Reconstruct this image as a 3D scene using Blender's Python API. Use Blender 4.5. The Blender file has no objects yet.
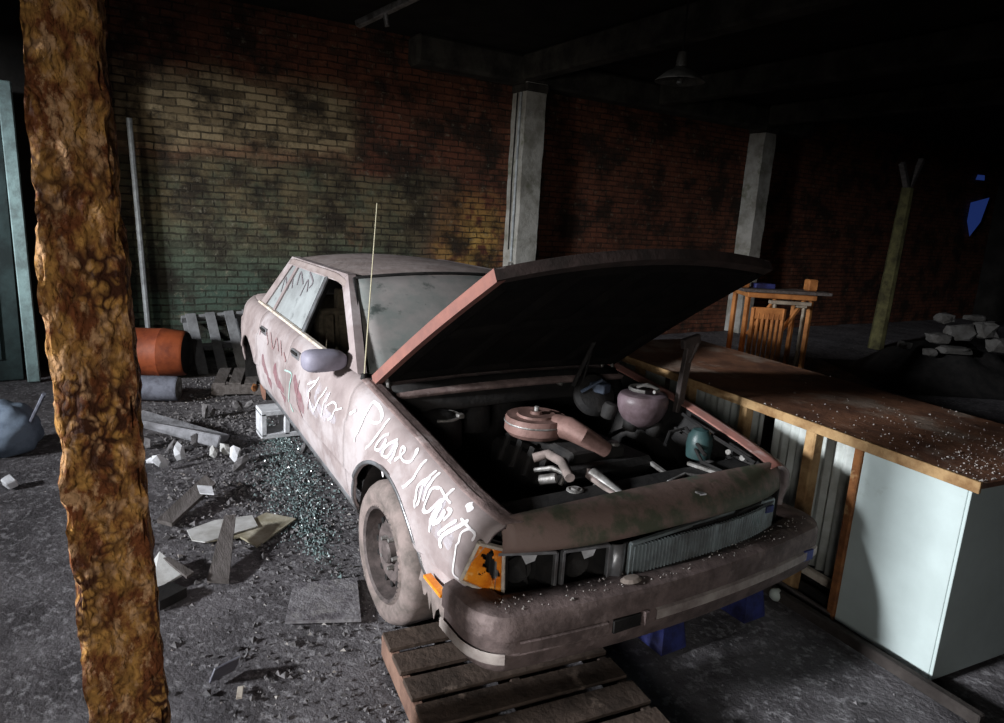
import bpy, bmesh, math, random
from mathutils import Vector, Matrix, noise
random.seed(7)
S = bpy.context.scene
C = S.collection
PI = math.pi

# ------------------------------------------------------------------ camera
CAM = Vector((2.488, -1.819, 1.751)); F = 681.5
yaw, pit, rol = math.radians(148.24), math.radians(-12.12), math.radians(3.48)
fw = Vector((math.cos(yaw)*math.cos(pit), math.sin(yaw)*math.cos(pit), math.sin(pit)))
r0 = Vector((math.sin(yaw), -math.cos(yaw), 0)); u0 = r0.cross(fw)
rt = math.cos(rol)*r0 + math.sin(rol)*u0
up = -math.sin(rol)*r0 + math.cos(rol)*u0
cd = bpy.data.cameras.new('camera'); cam = bpy.data.objects.new('camera', cd); C.objects.link(cam)
cd.sensor_width = 36; cd.lens = F/1004*36; cd.clip_start = .05; cd.clip_end = 100
m = Matrix((rt, up, -fw)).transposed().to_4x4(); m.translation = CAM
cam.matrix_world = m; S.camera = cam

def at(x, y, axis=2, val=0.0):
    """point of the place seen at a pixel, on the plane axis=val"""
    d = rt*((x-502)/F) - up*((y-361.5)/F) + fw
    t = (val-CAM[axis])/d[axis]
    return CAM + d*t
def dep(x, y, d):
    return CAM + (rt*((x-502)/F) - up*((y-361.5)/F) + fw)*d

# ------------------------------------------------------------------ materials
def mat(name, base, second=None, scale=8, rough=.85, metal=0, bump=.2, third=None, t3=.62, s3=3.0, lo=.4, hi=.62, detail=8, bscale=None, coord='Object', alpha=None, spec=.3, stretch=None):
    M = bpy.data.materials.new(name); M.use_nodes = True
    nt = M.node_tree; N = nt.nodes; L = nt.links
    b = N['Principled BSDF']; b.inputs['Roughness'].default_value = rough
    b.inputs['Metallic'].default_value = metal; b.inputs['Specular IOR Level'].default_value = spec
    tc = N.new('ShaderNodeTexCoord'); src = tc.outputs[coord]
    if stretch:
        mp = N.new('ShaderNodeMapping'); mp.inputs['Scale'].default_value = stretch
        L.new(src, mp.inputs['Vector']); src = mp.outputs['Vector']
    def noi(sc, d=detail):
        n = N.new('ShaderNodeTexNoise'); n.inputs['Scale'].default_value = sc; n.inputs['Detail'].default_value = d
        n.inputs['Roughness'].default_value = .65
        L.new(src, n.inputs['Vector']); return n
    def ramp(o, a, c):
        r = N.new('ShaderNodeMapRange'); r.inputs['From Min'].default_value = a; r.inputs['From Max'].default_value = c
        L.new(o, r.inputs['Value']); return r.outputs['Result']
    def mix(f, a, c):
        x = N.new('ShaderNodeMix'); x.data_type = 'RGBA'; L.new(f, x.inputs['Factor'])
        for i, v in ((6, a), (7, c)):
            if hasattr(v, 'default_value') or isinstance(v, bpy.types.NodeSocket): L.new(v, x.inputs[i])
            else: x.inputs[i].default_value = (*v, 1)
        return x.outputs[2]
    n1 = noi(scale)
    col = base
    if second:
        col = mix(ramp(n1.outputs['Fac'], lo, hi), base, second)
    if third:
        n3 = noi(s3); col = mix(ramp(n3.outputs['Fac'], t3-.05, t3+.05), col, third)
    if isinstance(col, tuple): b.inputs['Base Color'].default_value = (*col, 1)
    else: L.new(col, b.inputs['Base Color'])
    if bump:
        nb = noi(bscale or scale*4, 6); bp = N.new('ShaderNodeBump'); bp.inputs['Strength'].default_value = bump
        bp.inputs['Distance'].default_value = .02; L.new(nb.outputs['Fac'], bp.inputs['Height']); L.new(bp.outputs['Normal'], b.inputs['Normal'])
    if alpha is not None:
        na = noi(scale*.6); r = N.new('ShaderNodeMapRange'); r.inputs['From Min'].default_value=.35; r.inputs['From Max'].default_value=.65
        r.inputs['To Min'].default_value = alpha[0]; r.inputs['To Max'].default_value = alpha[1]
        L.new(na.outputs['Fac'], r.inputs['Value']); L.new(r.outputs['Result'], b.inputs['Alpha'])
    return M

def emit(name, col, st):
    M = bpy.data.materials.new(name); M.use_nodes = True
    b = M.node_tree.nodes['Principled BSDF']; b.inputs['Base Color'].default_value = (*col, 1)
    b.inputs['Emission Color'].default_value = (*col, 1); b.inputs['Emission Strength'].default_value = st
    return M

paint = mat('dusty_paint', (.315,.262,.255), (.225,.18,.175), 5, .6, bump=.12, third=(.40,.355,.355), t3=.56, s3=1.7, spec=.35)
paint_red = mat('dusty_red_paint', (.36,.16,.13), (.25,.13,.11), 8, .6, bump=.1, third=(.45,.36,.34), t3=.6, s3=6)
paint_top = mat('dirty_crown_paint', (.21,.15,.14), (.12,.085,.08), 14, .75, bump=.3, third=(.3,.24,.23), t3=.6, s3=9)
roof_dust = mat('roof_dust', (.30,.25,.235), (.23,.18,.165), 6, .9, bump=.35, third=(.17,.12,.10), t3=.66, s3=10)
header = mat('header_grime', (.21,.145,.125), (.09,.095,.065), 5, .6, bump=.25, third=(.05,.15,.10), t3=.64, s3=4, lo=.45, hi=.56)
plastic = mat('bumper_plastic', (.165,.122,.115), (.085,.062,.058), 12, .75, bump=.25, third=(.27,.21,.20), t3=.62, s3=5)
strip_m = mat('rub_strip', (.40,.35,.32), (.2,.16,.15), 7, .7, bump=.15)
chrome = mat('dull_chrome', (.42,.43,.45), (.22,.21,.21), 9, .38, .75, bump=.08)
grille_m = mat('grille_metal', (.30,.35,.36), (.17,.18,.18), 8, .5, .45, bump=.08, third=(.05,.20,.16), t3=.66, s3=3)
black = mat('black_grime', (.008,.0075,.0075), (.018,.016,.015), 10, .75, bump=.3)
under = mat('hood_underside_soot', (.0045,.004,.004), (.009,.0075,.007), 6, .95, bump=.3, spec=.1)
rubber = mat('dusty_tyre', (.24,.19,.175), (.12,.10,.09), 10, .9, bump=.2)
steel = mat('wheel_steel', (.07,.058,.055), (.15,.12,.115), 12, .65, .3, bump=.2)
glassd = mat('dust_caked_glass', (.17,.185,.175), (.26,.24,.23), 4, .6, bump=.06, third=(.06,.07,.065), t3=.63, s3=7, alpha=(.78,.97))
glassw = mat('pale_dusty_glass', (.33,.35,.35), (.24,.25,.25), 4, .6, bump=.05, third=(.18,.19,.19), t3=.64, s3=9, alpha=(.85,.98))
white_sp = mat('white_spray', (.84,.81,.82), (.70,.65,.66), 14, .8, bump=0)
pink_sp = mat('mauve_scrawl', (.22,.12,.12), (.30,.2,.2), 20, .8, bump=0)
green_sp = mat('green_spray', (.38,.60,.52), (.3,.45,.4), 20, .8, bump=0)
orange = mat('amber_lens', (.85,.28,.02), (.62,.15,.01), 14, .3, bump=.1, third=(.9,.55,.2), t3=.62, s3=20)
orange.node_tree.nodes['Principled BSDF'].inputs['Coat Weight'].default_value = .3
cream = mat('chipped_cream', (.62,.56,.48), (.4,.33,.27), 15, .6, bump=.1)
seatm = mat('seat_cloth', (.20,.16,.11), (.12,.10,.07), 30, .95, bump=.2)
mirror_m = mat('mirror_shell', (.25,.235,.29), (.17,.16,.20), 8, .55, bump=.1)
alu = mat('dirty_aluminium', (.30,.29,.28), (.12,.11,.10), 14, .5, .5, bump=.2)
brown_cast = mat('air_cleaner_rust', (.19,.11,.095), (.10,.055,.045), 9, .6, .2, bump=.15)
tank = mat('reservoir_plastic', (.15,.11,.125), (.08,.055,.06), 8, .45, bump=.1)
yellow = mat('yellow_tape', (.5,.42,.04), None, 5, .6, bump=0)
bluem = mat('blue_steel', (.04,.05,.20), (.02,.02,.06), 9, .55, .2, bump=.2)
teal = mat('teal_can', (.03,.06,.06), (.02,.04,.04), 9, .4, bump=.1)
concrete = mat('concrete', (.46,.45,.42), (.26,.25,.22), 4, .9, bump=.5, third=(.12,.13,.07), t3=.60, s3=1.6)
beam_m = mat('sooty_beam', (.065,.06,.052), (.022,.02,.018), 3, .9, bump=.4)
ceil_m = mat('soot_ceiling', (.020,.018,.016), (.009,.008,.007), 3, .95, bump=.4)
wood = mat('grey_plank', (.13,.115,.11), (.07,.06,.055), 6, .9, bump=.4, stretch=(1,6,6))
woodb = mat('brown_pallet_wood', (.075,.052,.04), (.035,.024,.018), 6, .85, bump=.5, third=(.2,.15,.12), t3=.65, s3=8)
woodo = mat('orange_timber', (.45,.19,.06), (.26,.10,.03), 6, .75, bump=.3)
wood_e = mat('worn_edge_wood', (.42,.27,.13), (.22,.12,.05), 9, .8, bump=.4)
topm = mat('worktop_rust', (.22,.10,.055), (.11,.05,.03), 5, .55, bump=.35, third=(.30,.22,.17), t3=.58, s3=3, spec=.5)
panelm = mat('white_panel', (.50,.58,.57), (.44,.51,.50), 2.5, .6, bump=.05, third=(.34,.38,.35), t3=.68, s3=4)
corr = mat('white_corrugated', (.50,.53,.51), (.32,.33,.30), 5, .6, bump=.1)
rustpost = mat('rusty_stud', (.32,.13,.045), (.16,.06,.025), 14, .8, bump=.5, third=(.5,.3,.14), t3=.62, s3=12)
drum_m = mat('orange_drum', (.24,.055,.018), (.13,.028,.011), 6, .6, bump=.15)
roll_m = mat('grey_roll', (.16,.17,.21), (.08,.08,.10), 10, .85, bump=.3)
paper = mat('dirty_paper', (.55,.55,.54), (.38,.37,.35), 8, .85, bump=.15)
white_m = mat('white_scrap', (.70,.71,.74), (.5,.5,.52), 12, .7, bump=.1)
sheet = mat('mottled_sheet', (.42,.39,.31), (.24,.21,.14), 8, .8, bump=.2)
gravel = mat('grit', (.19,.18,.185), (.08,.075,.075), 30, .9, bump=.2)
leafd = mat('pale_grit', (.42,.40,.38), (.25,.22,.2), 30, .9, bump=.1)
glassbit = mat('teal_glass_crumbs', (.13,.19,.19), (.26,.32,.32), 40, .25, bump=0, spec=.7)
bluebag = mat('pale_blue_sack', (.18,.23,.30), (.10,.13,.18), 6, .7, bump=.2)
pipew = mat('white_pipe', (.50,.54,.56), (.3,.32,.34), 10, .6, bump=.1)
tealp = mat('teal_door', (.030,.052,.052), (.012,.02,.02), 3, .7, bump=.2)
lampm = mat('enamel_shade', (.10,.095,.085), (.04,.038,.033), 8, .5, bump=.1)
teal_ = 0
blk = mat('near_black_steel', (.012,.012,.013), (.02,.018,.017), 8, .7, bump=.1)

# foreground post: ochre paint blistered over rust
postm = mat('blistered_ochre', (.44,.225,.06), (.16,.050,.016), 11, .8, bump=.9, third=(.52,.30,.15), t3=.56, s3=18, lo=.42, hi=.56, bscale=34, stretch=(1.6,1.6,1), spec=.18)

def blister(M):
    nt = M.node_tree; N = nt.nodes; L = nt.links; b = N['Principled BSDF']
    tc = N.new('ShaderNodeTexCoord'); nz_ = N.new('ShaderNodeTexNoise'); nz_.inputs['Scale'].default_value = 14; L.new(tc.outputs['Object'], nz_.inputs['Vector'])
    ad = N.new('ShaderNodeVectorMath'); ad.operation = 'MULTIPLY_ADD'; ad.inputs[1].default_value = (.07,.07,.07); L.new(nz_.outputs['Color'], ad.inputs[0]); L.new(tc.outputs['Object'], ad.inputs[2])
    sc = N.new('ShaderNodeMapping'); sc.inputs['Scale'].default_value = (1,1,.62); L.new(ad.outputs[0], sc.inputs['Vector'])
    vo = N.new('ShaderNodeTexVoronoi'); vo.inputs['Scale'].default_value = 58; L.new(sc.outputs[0], vo.inputs['Vector'])
    mr = N.new('ShaderNodeMapRange'); mr.inputs['From Min'].default_value = .30; mr.inputs['From Max'].default_value = .62; L.new(vo.outputs['Distance'], mr.inputs['Value'])
    n2 = N.new('ShaderNodeTexNoise'); n2.inputs['Scale'].default_value = 7; n2.inputs['Detail'].default_value = 7; L.new(tc.outputs['Object'], n2.inputs['Vector'])
    m2 = N.new('ShaderNodeMapRange'); m2.inputs['From Min'].default_value = .40; m2.inputs['From Max'].default_value = .58; m2.inputs['To Min'].default_value = .15; L.new(n2.outputs['Fac'], m2.inputs['Value'])
    mu = N.new('ShaderNodeMath'); mu.operation = 'MULTIPLY'; L.new(mr.outputs[0], mu.inputs[0]); L.new(m2.outputs[0], mu.inputs[1])
    src = b.inputs['Base Color'].links[0].from_socket
    mx = N.new('ShaderNodeMix'); mx.data_type = 'RGBA'; L.new(mu.outputs[0], mx.inputs['Factor']); L.new(src, mx.inputs[6]); mx.inputs[7].default_value = (.05,.016,.006,1); L.new(mx.outputs[2], b.inputs['Base Color'])
    old = b.inputs['Normal'].links[0].from_socket
    bp = N.new('ShaderNodeBump'); bp.invert = True; bp.inputs['Strength'].default_value = 1; bp.inputs['Distance'].default_value = .012; L.new(vo.outputs['Distance'], bp.inputs['Height']); L.new(old, bp.inputs['Normal']); L.new(bp.outputs['Normal'], b.inputs['Normal'])
blister(postm)

# ground
def ground_mat():
    M = mat('sooty_floor', (.150,.140,.148), (.070,.064,.068), 3.0, .8, bump=.75, third=(.26,.25,.26), t3=.58, s3=26, bscale=42, spec=.25)
    return M
floor_m = ground_mat()

def brick_mat():
    M = bpy.data.materials.new('old_brick'); M.use_nodes = True
    nt = M.node_tree; N = nt.nodes; L = nt.links; b = N['Principled BSDF']
    b.inputs['Roughness'].default_value = .85; b.inputs['Specular IOR Level'].default_value = .25
    tc = N.new('ShaderNodeTexCoord')
    sp = N.new('ShaderNodeSeparateXYZ'); L.new(tc.outputs['Object'], sp.inputs[0])
    cb = N.new('ShaderNodeCombineXYZ'); L.new(sp.outputs['Y'], cb.inputs['X']); L.new(sp.outputs['Z'], cb.inputs['Y'])
    def noi(sc, d=6, ro=.6, vec=None):
        n = N.new('ShaderNodeTexNoise'); n.inputs['Scale'].default_value = sc; n.inputs['Detail'].default_value = d; n.inputs['Roughness'].default_value = ro
        L.new(vec or cb.outputs[0], n.inputs['Vector']); return n.outputs['Fac']
    wob = N.new('ShaderNodeVectorMath'); wob.operation = 'MULTIPLY_ADD'
    nv = N.new('ShaderNodeTexNoise'); nv.inputs['Scale'].default_value = 5; nv.inputs['Detail'].default_value = 4; L.new(cb.outputs[0], nv.inputs['Vector'])
    L.new(nv.outputs['Color'], wob.inputs[0]); wob.inputs[1].default_value = (.05,.035,0); L.new(cb.outputs[0], wob.inputs[2])
    br = N.new('ShaderNodeTexBrick'); L.new(wob.outputs[0], br.inputs['Vector'])
    br.inputs['Scale'].default_value = 1; br.inputs['Brick Width'].default_value = .225; br.inputs['Row Height'].default_value = .076
    br.inputs['Mortar Size'].default_value = .009; br.inputs['Mortar Smooth'].default_value = .4
    br.inputs['Color1'].default_value = (.0,.0,.0,1); br.inputs['Color2'].default_value = (1,1,1,1); br.inputs['Mortar'].default_value = (.5,.5,.5,1)
    def mr(o, a, c, lo=0, hi=1):
        r = N.new('ShaderNodeMapRange'); r.inputs['From Min'].default_value = a; r.inputs['From Max'].default_value = c
        r.inputs['To Min'].default_value = lo; r.inputs['To Max'].default_value = hi; L.new(o, r.inputs['Value']); return r.outputs['Result']
    def mix(f, a, c, bt='MIX'):
        x = N.new('ShaderNodeMix'); x.data_type = 'RGBA'; x.blend_type = bt
        if isinstance(f, (int, float)): x.inputs['Factor'].default_value = f
        else: L.new(f, x.inputs['Factor'])
        for i, v in ((6, a), (7, c)):
            if isinstance(v, bpy.types.NodeSocket): L.new(v, x.inputs[i])
            else: x.inputs[i].default_value = (*v, 1)
        return x.outputs[2]
    def mul(a, c):
        x = N.new('ShaderNodeMath'); x.operation = 'MULTIPLY'; L.new(a, x.inputs[0])
        if isinstance(c, (int, float)): x.inputs[1].default_value = c
        else: L.new(c, x.inputs[1])
        return x.outputs[0]
    def addn(a, c, k):
        x = N.new('ShaderNodeMath'); x.operation = 'MULTIPLY_ADD'; L.new(c, x.inputs[0]); x.inputs[1].default_value = k; L.new(a, x.inputs[2]); return x.outputs[0]
    big = noi(1.1, 5); mid = noi(4.5, 6)
    zz = addn(sp.outputs['Z'], big, .9)      # z + noise*.9  (noise ~.5)
    yy = addn(sp.outputs['Y'], big, 1.2)
    per = mr(br.outputs['Color'], 0, 1, 0, 1)
    red = mix(mid, (.09,.03,.02), (.24,.09,.05))
    grn = mix(noi(3.2), (.050,.068,.046), (.13,.135,.085))
    tan = mix(per, (.20,.145,.08), (.36,.28,.165))
    ylw = mix(mid, (.46,.24,.05), (.55,.36,.12))
    # paint zones: green dado below, pale bricks in a band on the left, red bricks near the column
    left = mr(yy, 2.3, 3.0, 1, 0)
    c = red
    c = mix(mul(mul(mr(zz, 2.60, 2.85), mr(zz, 3.3, 3.6, 1, 0)), mr(yy, 1.5, 1.8, 1, 0)), c, tan)
    dado = mul(mr(zz, 2.5, 2.7, 1, 0), left)
    c = mix(mul(dado, mr(noi(2.4, 8), .30, .42)), c, grn)
    c = mix(mul(mul(dado, mr(zz,1.55,1.95)), mr(noi(3.1, 8, .7), .36, .55)), c, mix(noi(6.0,6,.7), (.07,.055,.030), (.22,.175,.10)))
    c = mix(mul(mr(zz, 1.2, 1.7, .75, 0), left), c, mix(noi(4.0,6,.7), (.02,.045,.038), (.075,.12,.095)))
    yb = mul(mul(mr(zz, 1.9, 2.6, 1, 0), mr(yy, 2.75, 3.1)), mr(yy, 3.5, 3.8, 1, 0))
    c = mix(mul(yb, mr(mid, .38, .5)), c, ylw)
    # soot
    c = mix(mr(noi(2.0, 7, .65), .46, .60, 0, .88), c, (.018,.013,.010))
    c = mix(mr(per, .0, .35, .55, 0), c, (.03,.022,.016))
    c = mix(mr(noi(5.0, 8, .75), .52, .64, 0, .75), c, (.035,.028,.022))
    c = mix(mr(noi(9.0, 6, .75), .58, .68, 0, .65), c, (.22,.20,.15))
    c = mix(mul(mr(br.outputs['Fac'], .2, .8, 0, .9), mr(noi(3.7,6,.7), .35, .6, .25, 1)), c, (.02,.017,.013))
    L.new(c, b.inputs['Base Color'])
    h = addn(mr(br.outputs['Fac'], 0, 1, 1, 0), noi(30, 4), .45)
    bp = N.new('ShaderNodeBump'); bp.inputs['Strength'].default_value = .9; bp.inputs['Distance'].default_value = .025
    L.new(h, bp.inputs['Height']); L.new(bp.outputs['Normal'], b.inputs['Normal'])
    return M
brick = brick_mat()

# ------------------------------------------------------------------ mesh helpers
class MB:
    def __init__(s): s.v = []; s.f = []
    def add(s, vs, fs):
        o = len(s.v); s.v += [Vector(v) for v in vs]; s.f += [tuple(i+o for i in f) for f in fs]; return s
    def box(s, c, d, R=None, taper=1.0, jit=0, n=(1,1,1)):
        """box centred at c, size d; R optional 3x3 rotation; slightly chamfered edges"""
        ch = min(d)*.12
        bm = bmesh.new(); bmesh.ops.create_cube(bm, size=1)
        for v in bm.verts:
            v.co = Vector((v.co.x*d[0], v.co.y*d[1], v.co.z*d[2]))
            if v.co.z > 0: v.co.x *= taper; v.co.y *= taper
            if jit: v.co += Vector((random.uniform(-jit,jit), random.uniform(-jit,jit), random.uniform(-jit,jit)))
        bmesh.ops.bevel(bm, geom=bm.edges[:], offset=ch, segments=1, affect='EDGES')
        R = R or Matrix.Identity(3)
        bm.verts.index_update()
        s.add([R @ v.co + Vector(c) for v in bm.verts], [[v.index for v in f.verts] for f in bm.faces]); bm.free(); return s
    def beam(s, a, b, w, h, upv=(0,0,1), jit=0):
        a, b = Vector(a), Vector(b); x = (b-a); l = x.length; x.normalize()
        y = Vector(upv).cross(x).normalized(); z = x.cross(y)
        return s.box((a+b)/2, (l, w, h), Matrix((x, y, z)).transposed(), jit=jit)
    def tube(s, pts, r, n=10, cap=True):
        pts = [Vector(p) for p in pts]; rs = r if isinstance(r, (list, tuple)) else [r]*len(pts)
        o = len(s.v); prev = None; vs = []
        for i, p in enumerate(pts):
            t = (pts[min(i+1, len(pts)-1)]-pts[max(i-1, 0)]).normalized()
            if prev is None: a = t.orthogonal().normalized()
            else: a = (prev - t*prev.dot(t)).normalized()
            prev = a; bb = t.cross(a)
            for k in range(n):
                q = 2*PI*k/n; vs.append(p + (a*math.cos(q)+bb*math.sin(q))*rs[i])
        fs = []
        for i in range(len(pts)-1):
            for k in range(n): fs.append((i*n+k, i*n+(k+1)%n, (i+1)*n+(k+1)%n, (i+1)*n+k))
        if cap: fs.append(tuple(range(n-1, -1, -1))); fs.append(tuple((len(pts)-1)*n+k for k in range(n)))
        return s.add(vs, fs)
    def lathe(s, prof, c, ax=(0,0,1), n=36, squash=None):
        """prof: (radius, height) pairs turned about ax through c"""
        ax = Vector(ax).normalized(); a = ax.orthogonal().normalized(); b = ax.cross(a); c = Vector(c)
        vs = []; fs = []; m_ = len(prof)
        for r, h in prof:
            for k in range(n):
                q = 2*PI*k/n; vs.append(c + ax*h + (a*math.cos(q)+b*math.sin(q))*max(r, 1e-4))
        for i in range(m_-1):
            for k in range(n): fs.append((i*n+k, i*n+(k+1)%n, (i+1)*n+(k+1)%n, (i+1)*n+k))
        return s.add(vs, fs)
    def grid(s, fn, us, vs_, flip=False):
        pts = [fn(u, v) for u in us for v in vs_]; m_ = len(vs_); fs = []
        for i in range(len(us)-1):
            for j in range(m_-1):
                f = (i*m_+j, (i+1)*m_+j, (i+1)*m_+j+1, i*m_+j+1); fs.append(f[::-1] if flip else f)
        return s.add(pts, fs)
    def prism(s, poly, d):
        """polygon (3-D points) extruded by vector d"""
        d = Vector(d); n = len(poly); vs = [Vector(p) for p in poly]+[Vector(p)+d for p in poly]
        fs = [tuple(range(n)), tuple(range(2*n-1, n-1, -1))]+[(i, i+n, (i+1)%n+n, (i+1)%n) for i in range(n)]
        return s.add(vs, fs)
    def build(s, name, material, parent=None, smooth=False, solid=0, sub=0, off=-1):
        me = bpy.data.meshes.new(name)
        inv = Vector((0,0,0))
        p = parent
        while p is not None: inv += p.location; p = p.parent
        if parent is None and s.v:      # origin at the base centre of a loose thing
            lo = Vector((min(v.x for v in s.v), min(v.y for v in s.v), min(v.z for v in s.v))); hi = Vector((max(v.x for v in s.v), max(v.y for v in s.v), 0))
            org = Vector(((lo.x+hi.x)/2, (lo.y+hi.y)/2, lo.z)) if not getattr(s, 'world', False) else Vector((0,0,0))
        else: org = Vector((0,0,0))
        me.from_pydata([v-inv-org for v in s.v], [], s.f); me.update()
        bm = bmesh.new(); bm.from_mesh(me); bmesh.ops.recalc_face_normals(bm, faces=bm.faces[:]); bm.to_mesh(me); bm.free()
        o = bpy.data.objects.new(name, me); C.objects.link(o); o.location = org
        me.materials.append(material)
        if parent is not None: o.parent = parent
        if solid:
            q = o.modifiers.new('solid', 'SOLIDIFY'); q.thickness = solid; q.offset = off
        if sub:
            q = o.modifiers.new('sub', 'SUBSURF'); q.levels = sub; q.render_levels = sub
        if smooth:
            me.shade_smooth()
            try: me.set_sharp_from_angle(angle=math.radians(38))
            except Exception: pass
        return o

def tag(o, label=None, cat=None, group=None, kind=None):
    if label: o['label'] = label
    if cat: o['category'] = cat
    if group: o['group'] = group
    if kind: o['kind'] = kind
    return o
def thing(name, loc, label, cat, group=None):
    o = bpy.data.objects.new(name, None); C.objects.link(o); o.location = loc; o.empty_display_size = .1
    return tag(o, label, cat, group)
def struct(name, mb, m_):
    mb.world = True
    return tag(mb.build(name, m_), kind='structure')
def lerp(x, tab):
    if x <= tab[0][0]: return tab[0][1]
    for (a, b), (c, d) in zip(tab, tab[1:]):
        if x <= c: return b+(d-b)*(x-a)/(c-a)
    return tab[-1][1]
def frange(a, b, n): return [a+(b-a)*i/(n-1) for i in range(n)]
def rotz(a): return Matrix.Rotation(a, 3, 'Z')
def eul(x, y, z): return (Matrix.Rotation(z,3,'Z') @ Matrix.Rotation(y,3,'Y') @ Matrix.Rotation(x,3,'X'))

# ================================================================== THE ROOM
WX = -5.6                      # face of the back wall
CZ = 3.75                      # ceiling
fl = MB()
def fz(x, y):
    p = Vector((x*1.3, y*1.3, 0)); return -.012 + .018*noise.noise(p) + .008*noise.noise(p*5)
fl.grid(lambda u, v: Vector((u, v, min(0, fz(u, v)))), frange(WX-.3, 5.5, 150), frange(-6.5, 16.5, 230))
o = struct('floor', fl, floor_m); o.data.shade_smooth()
w = MB(); w.box((WX-.15, 5, CZ/2), (.3, 23.4, CZ+.4)); struct('wall_back', w, brick)
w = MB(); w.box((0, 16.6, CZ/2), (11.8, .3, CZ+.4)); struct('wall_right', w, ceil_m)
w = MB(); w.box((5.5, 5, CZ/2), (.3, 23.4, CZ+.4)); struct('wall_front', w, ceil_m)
# left wall with the bay opening the daylight comes through
w = MB()
OX0, OX1, OZ0, OZ1 = -2.9, 2.0, 1.9, 3.05
w.box(((WX+OX0)/2, -6.6, CZ/2), (OX0-WX, .3, CZ+.4)); w.box(((OX1+5.5)/2, -6.6, CZ/2), (5.5-OX1, .3, CZ+.4))
w.box(((OX0+OX1)/2, -6.6, OZ0/2-.1), (OX1-OX0, .3, OZ0+.2)); w.box(((OX0+OX1)/2, -6.6, (OZ1+CZ)/2+.1), (OX1-OX0, .3, CZ-OZ1+.2))
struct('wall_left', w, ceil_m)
w = MB()
w.box((OX0+.05, -6.6, (OZ0+OZ1)/2), (.1, .2, OZ1-OZ0)); w.box((OX1-.05, -6.6, (OZ0+OZ1)/2), (.1, .2, OZ1-OZ0))
w.box(((OX0+OX1)/2, -6.6, OZ0+.05), (OX1-OX0-.2, .2, .1)); w.box(((OX0+OX1)/2, -6.6, OZ1-.05), (OX1-OX0-.2, .2, .1))
struct('window_1', w, blk)
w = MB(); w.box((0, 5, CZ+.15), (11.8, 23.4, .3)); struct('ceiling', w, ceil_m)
# wall beam and cross beams
def sbeam(name, a, b, wd, h): 
    q = MB(); q.beam(a, b, wd, h); struct(name, q, beam_m)
sbeam('trim_1', (WX+.16, 1.6, 3.58), (WX+.16, 9.0, 3.52), .32, .34)
for i, (yb, x2) in enumerate([(3.12, 3.0), (5.45, 3.0), (7.85, 3.0)]):
    sbeam('trim_%d' % (i+2), (WX+.33, yb, 3.58), (x2, yb-.1, 3.58), .22, .30)

# columns of the wall
def column(y0, y1, dx, label, top=3.42, m_=concrete):
    q = MB()
    n = 34
    ys = (y0, y1); X0, X1 = WX+.005, WX+dx
    ring = []
    for i in range(n):
        z = top*i/(n-1)
        for (px, py) in ((X0,y0),(X1,y0),(X1,y1),(X0,y1)):
            j = .012
            q.v.append(Vector((px+(noise.noise(Vector((px*9,py*9,z*4)))*j if px==X1 else 0), py+noise.noise(Vector((z*5,py*7,px)))*j, z)))
        if i:
            for k in range(4): q.f.append(((i-1)*4+k, (i-1)*4+(k+1)%4, i*4+(k+1)%4, i*4+k))
    q.f.append((0,1,2,3)); q.f.append(tuple((n-1)*4+k for k in range(4)))
    return q
t = thing('wall_column', (WX+.2, 3.15, 0), 'pale concrete column with conduit, against brick wall behind the car roof', 'column')
column(3.10, 3.41, .34, '').build('shaft', concrete, t)
q = MB(); q.box((WX+.18, 3.255, 3.36), (.37, .34, .10)); q.build('capital', beam_m, t)
q = MB(); q.tube([(WX+.24, 3.08, 3.3), (WX+.24, 3.08, 2.0), (WX+.25, 3.075, 1.15)], .016, 8); cq = q.build('conduit', pipew, t, True)
q = MB(); q.box((WX+.25, 3.075, 1.08), (.07, .05, .11)); q.build('junction_box', alu, cq)
q = MB(); q.tube([(WX+.15, 3.085, 3.3), (WX+.13, 3.085, 2.2), (WX+.15, 3.085, 1.3)], .008, 6); q.build('cable', black, t, True)
t = thing('wall_column', (WX+.2, 7.8, 0), 'second pale concrete column, farther right along the brick wall', 'column')
column(7.74, 8.02, .32, '').build('shaft', concrete, t)
q = MB(); q.box((WX+.17, 7.88, 3.36), (.35, .32, .10)); q.build('capital', beam_m, t)

# free-standing forked timber post at the far right
pb = at(887, 292, 0, -3.6); pt = at(908, 188, 0, -3.6)
t = thing('timber_post', (pb.x, pb.y, 0), 'pale timber post with forked top standing far right in the dark', 'post')
d = (pt-pb); base = pb - d*(pb.z/d.z)
q = MB(); q.tube([base, pb, pb+d*.5, pt], [.12,.11,.10,.09], 9); q.build('shaft', mat('mossy_timber', (.13,.12,.05), (.05,.045,.022), 6, .9, bump=.4), t)
for sx, l in ((-.28, .35), (.25, .45)):
    q = MB(); q.beam(pt-Vector((0,0,.05)), pt+Vector((.0, sx, l)), .08, .08, (1,0,0)); q.build('brace', wood, t)

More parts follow.
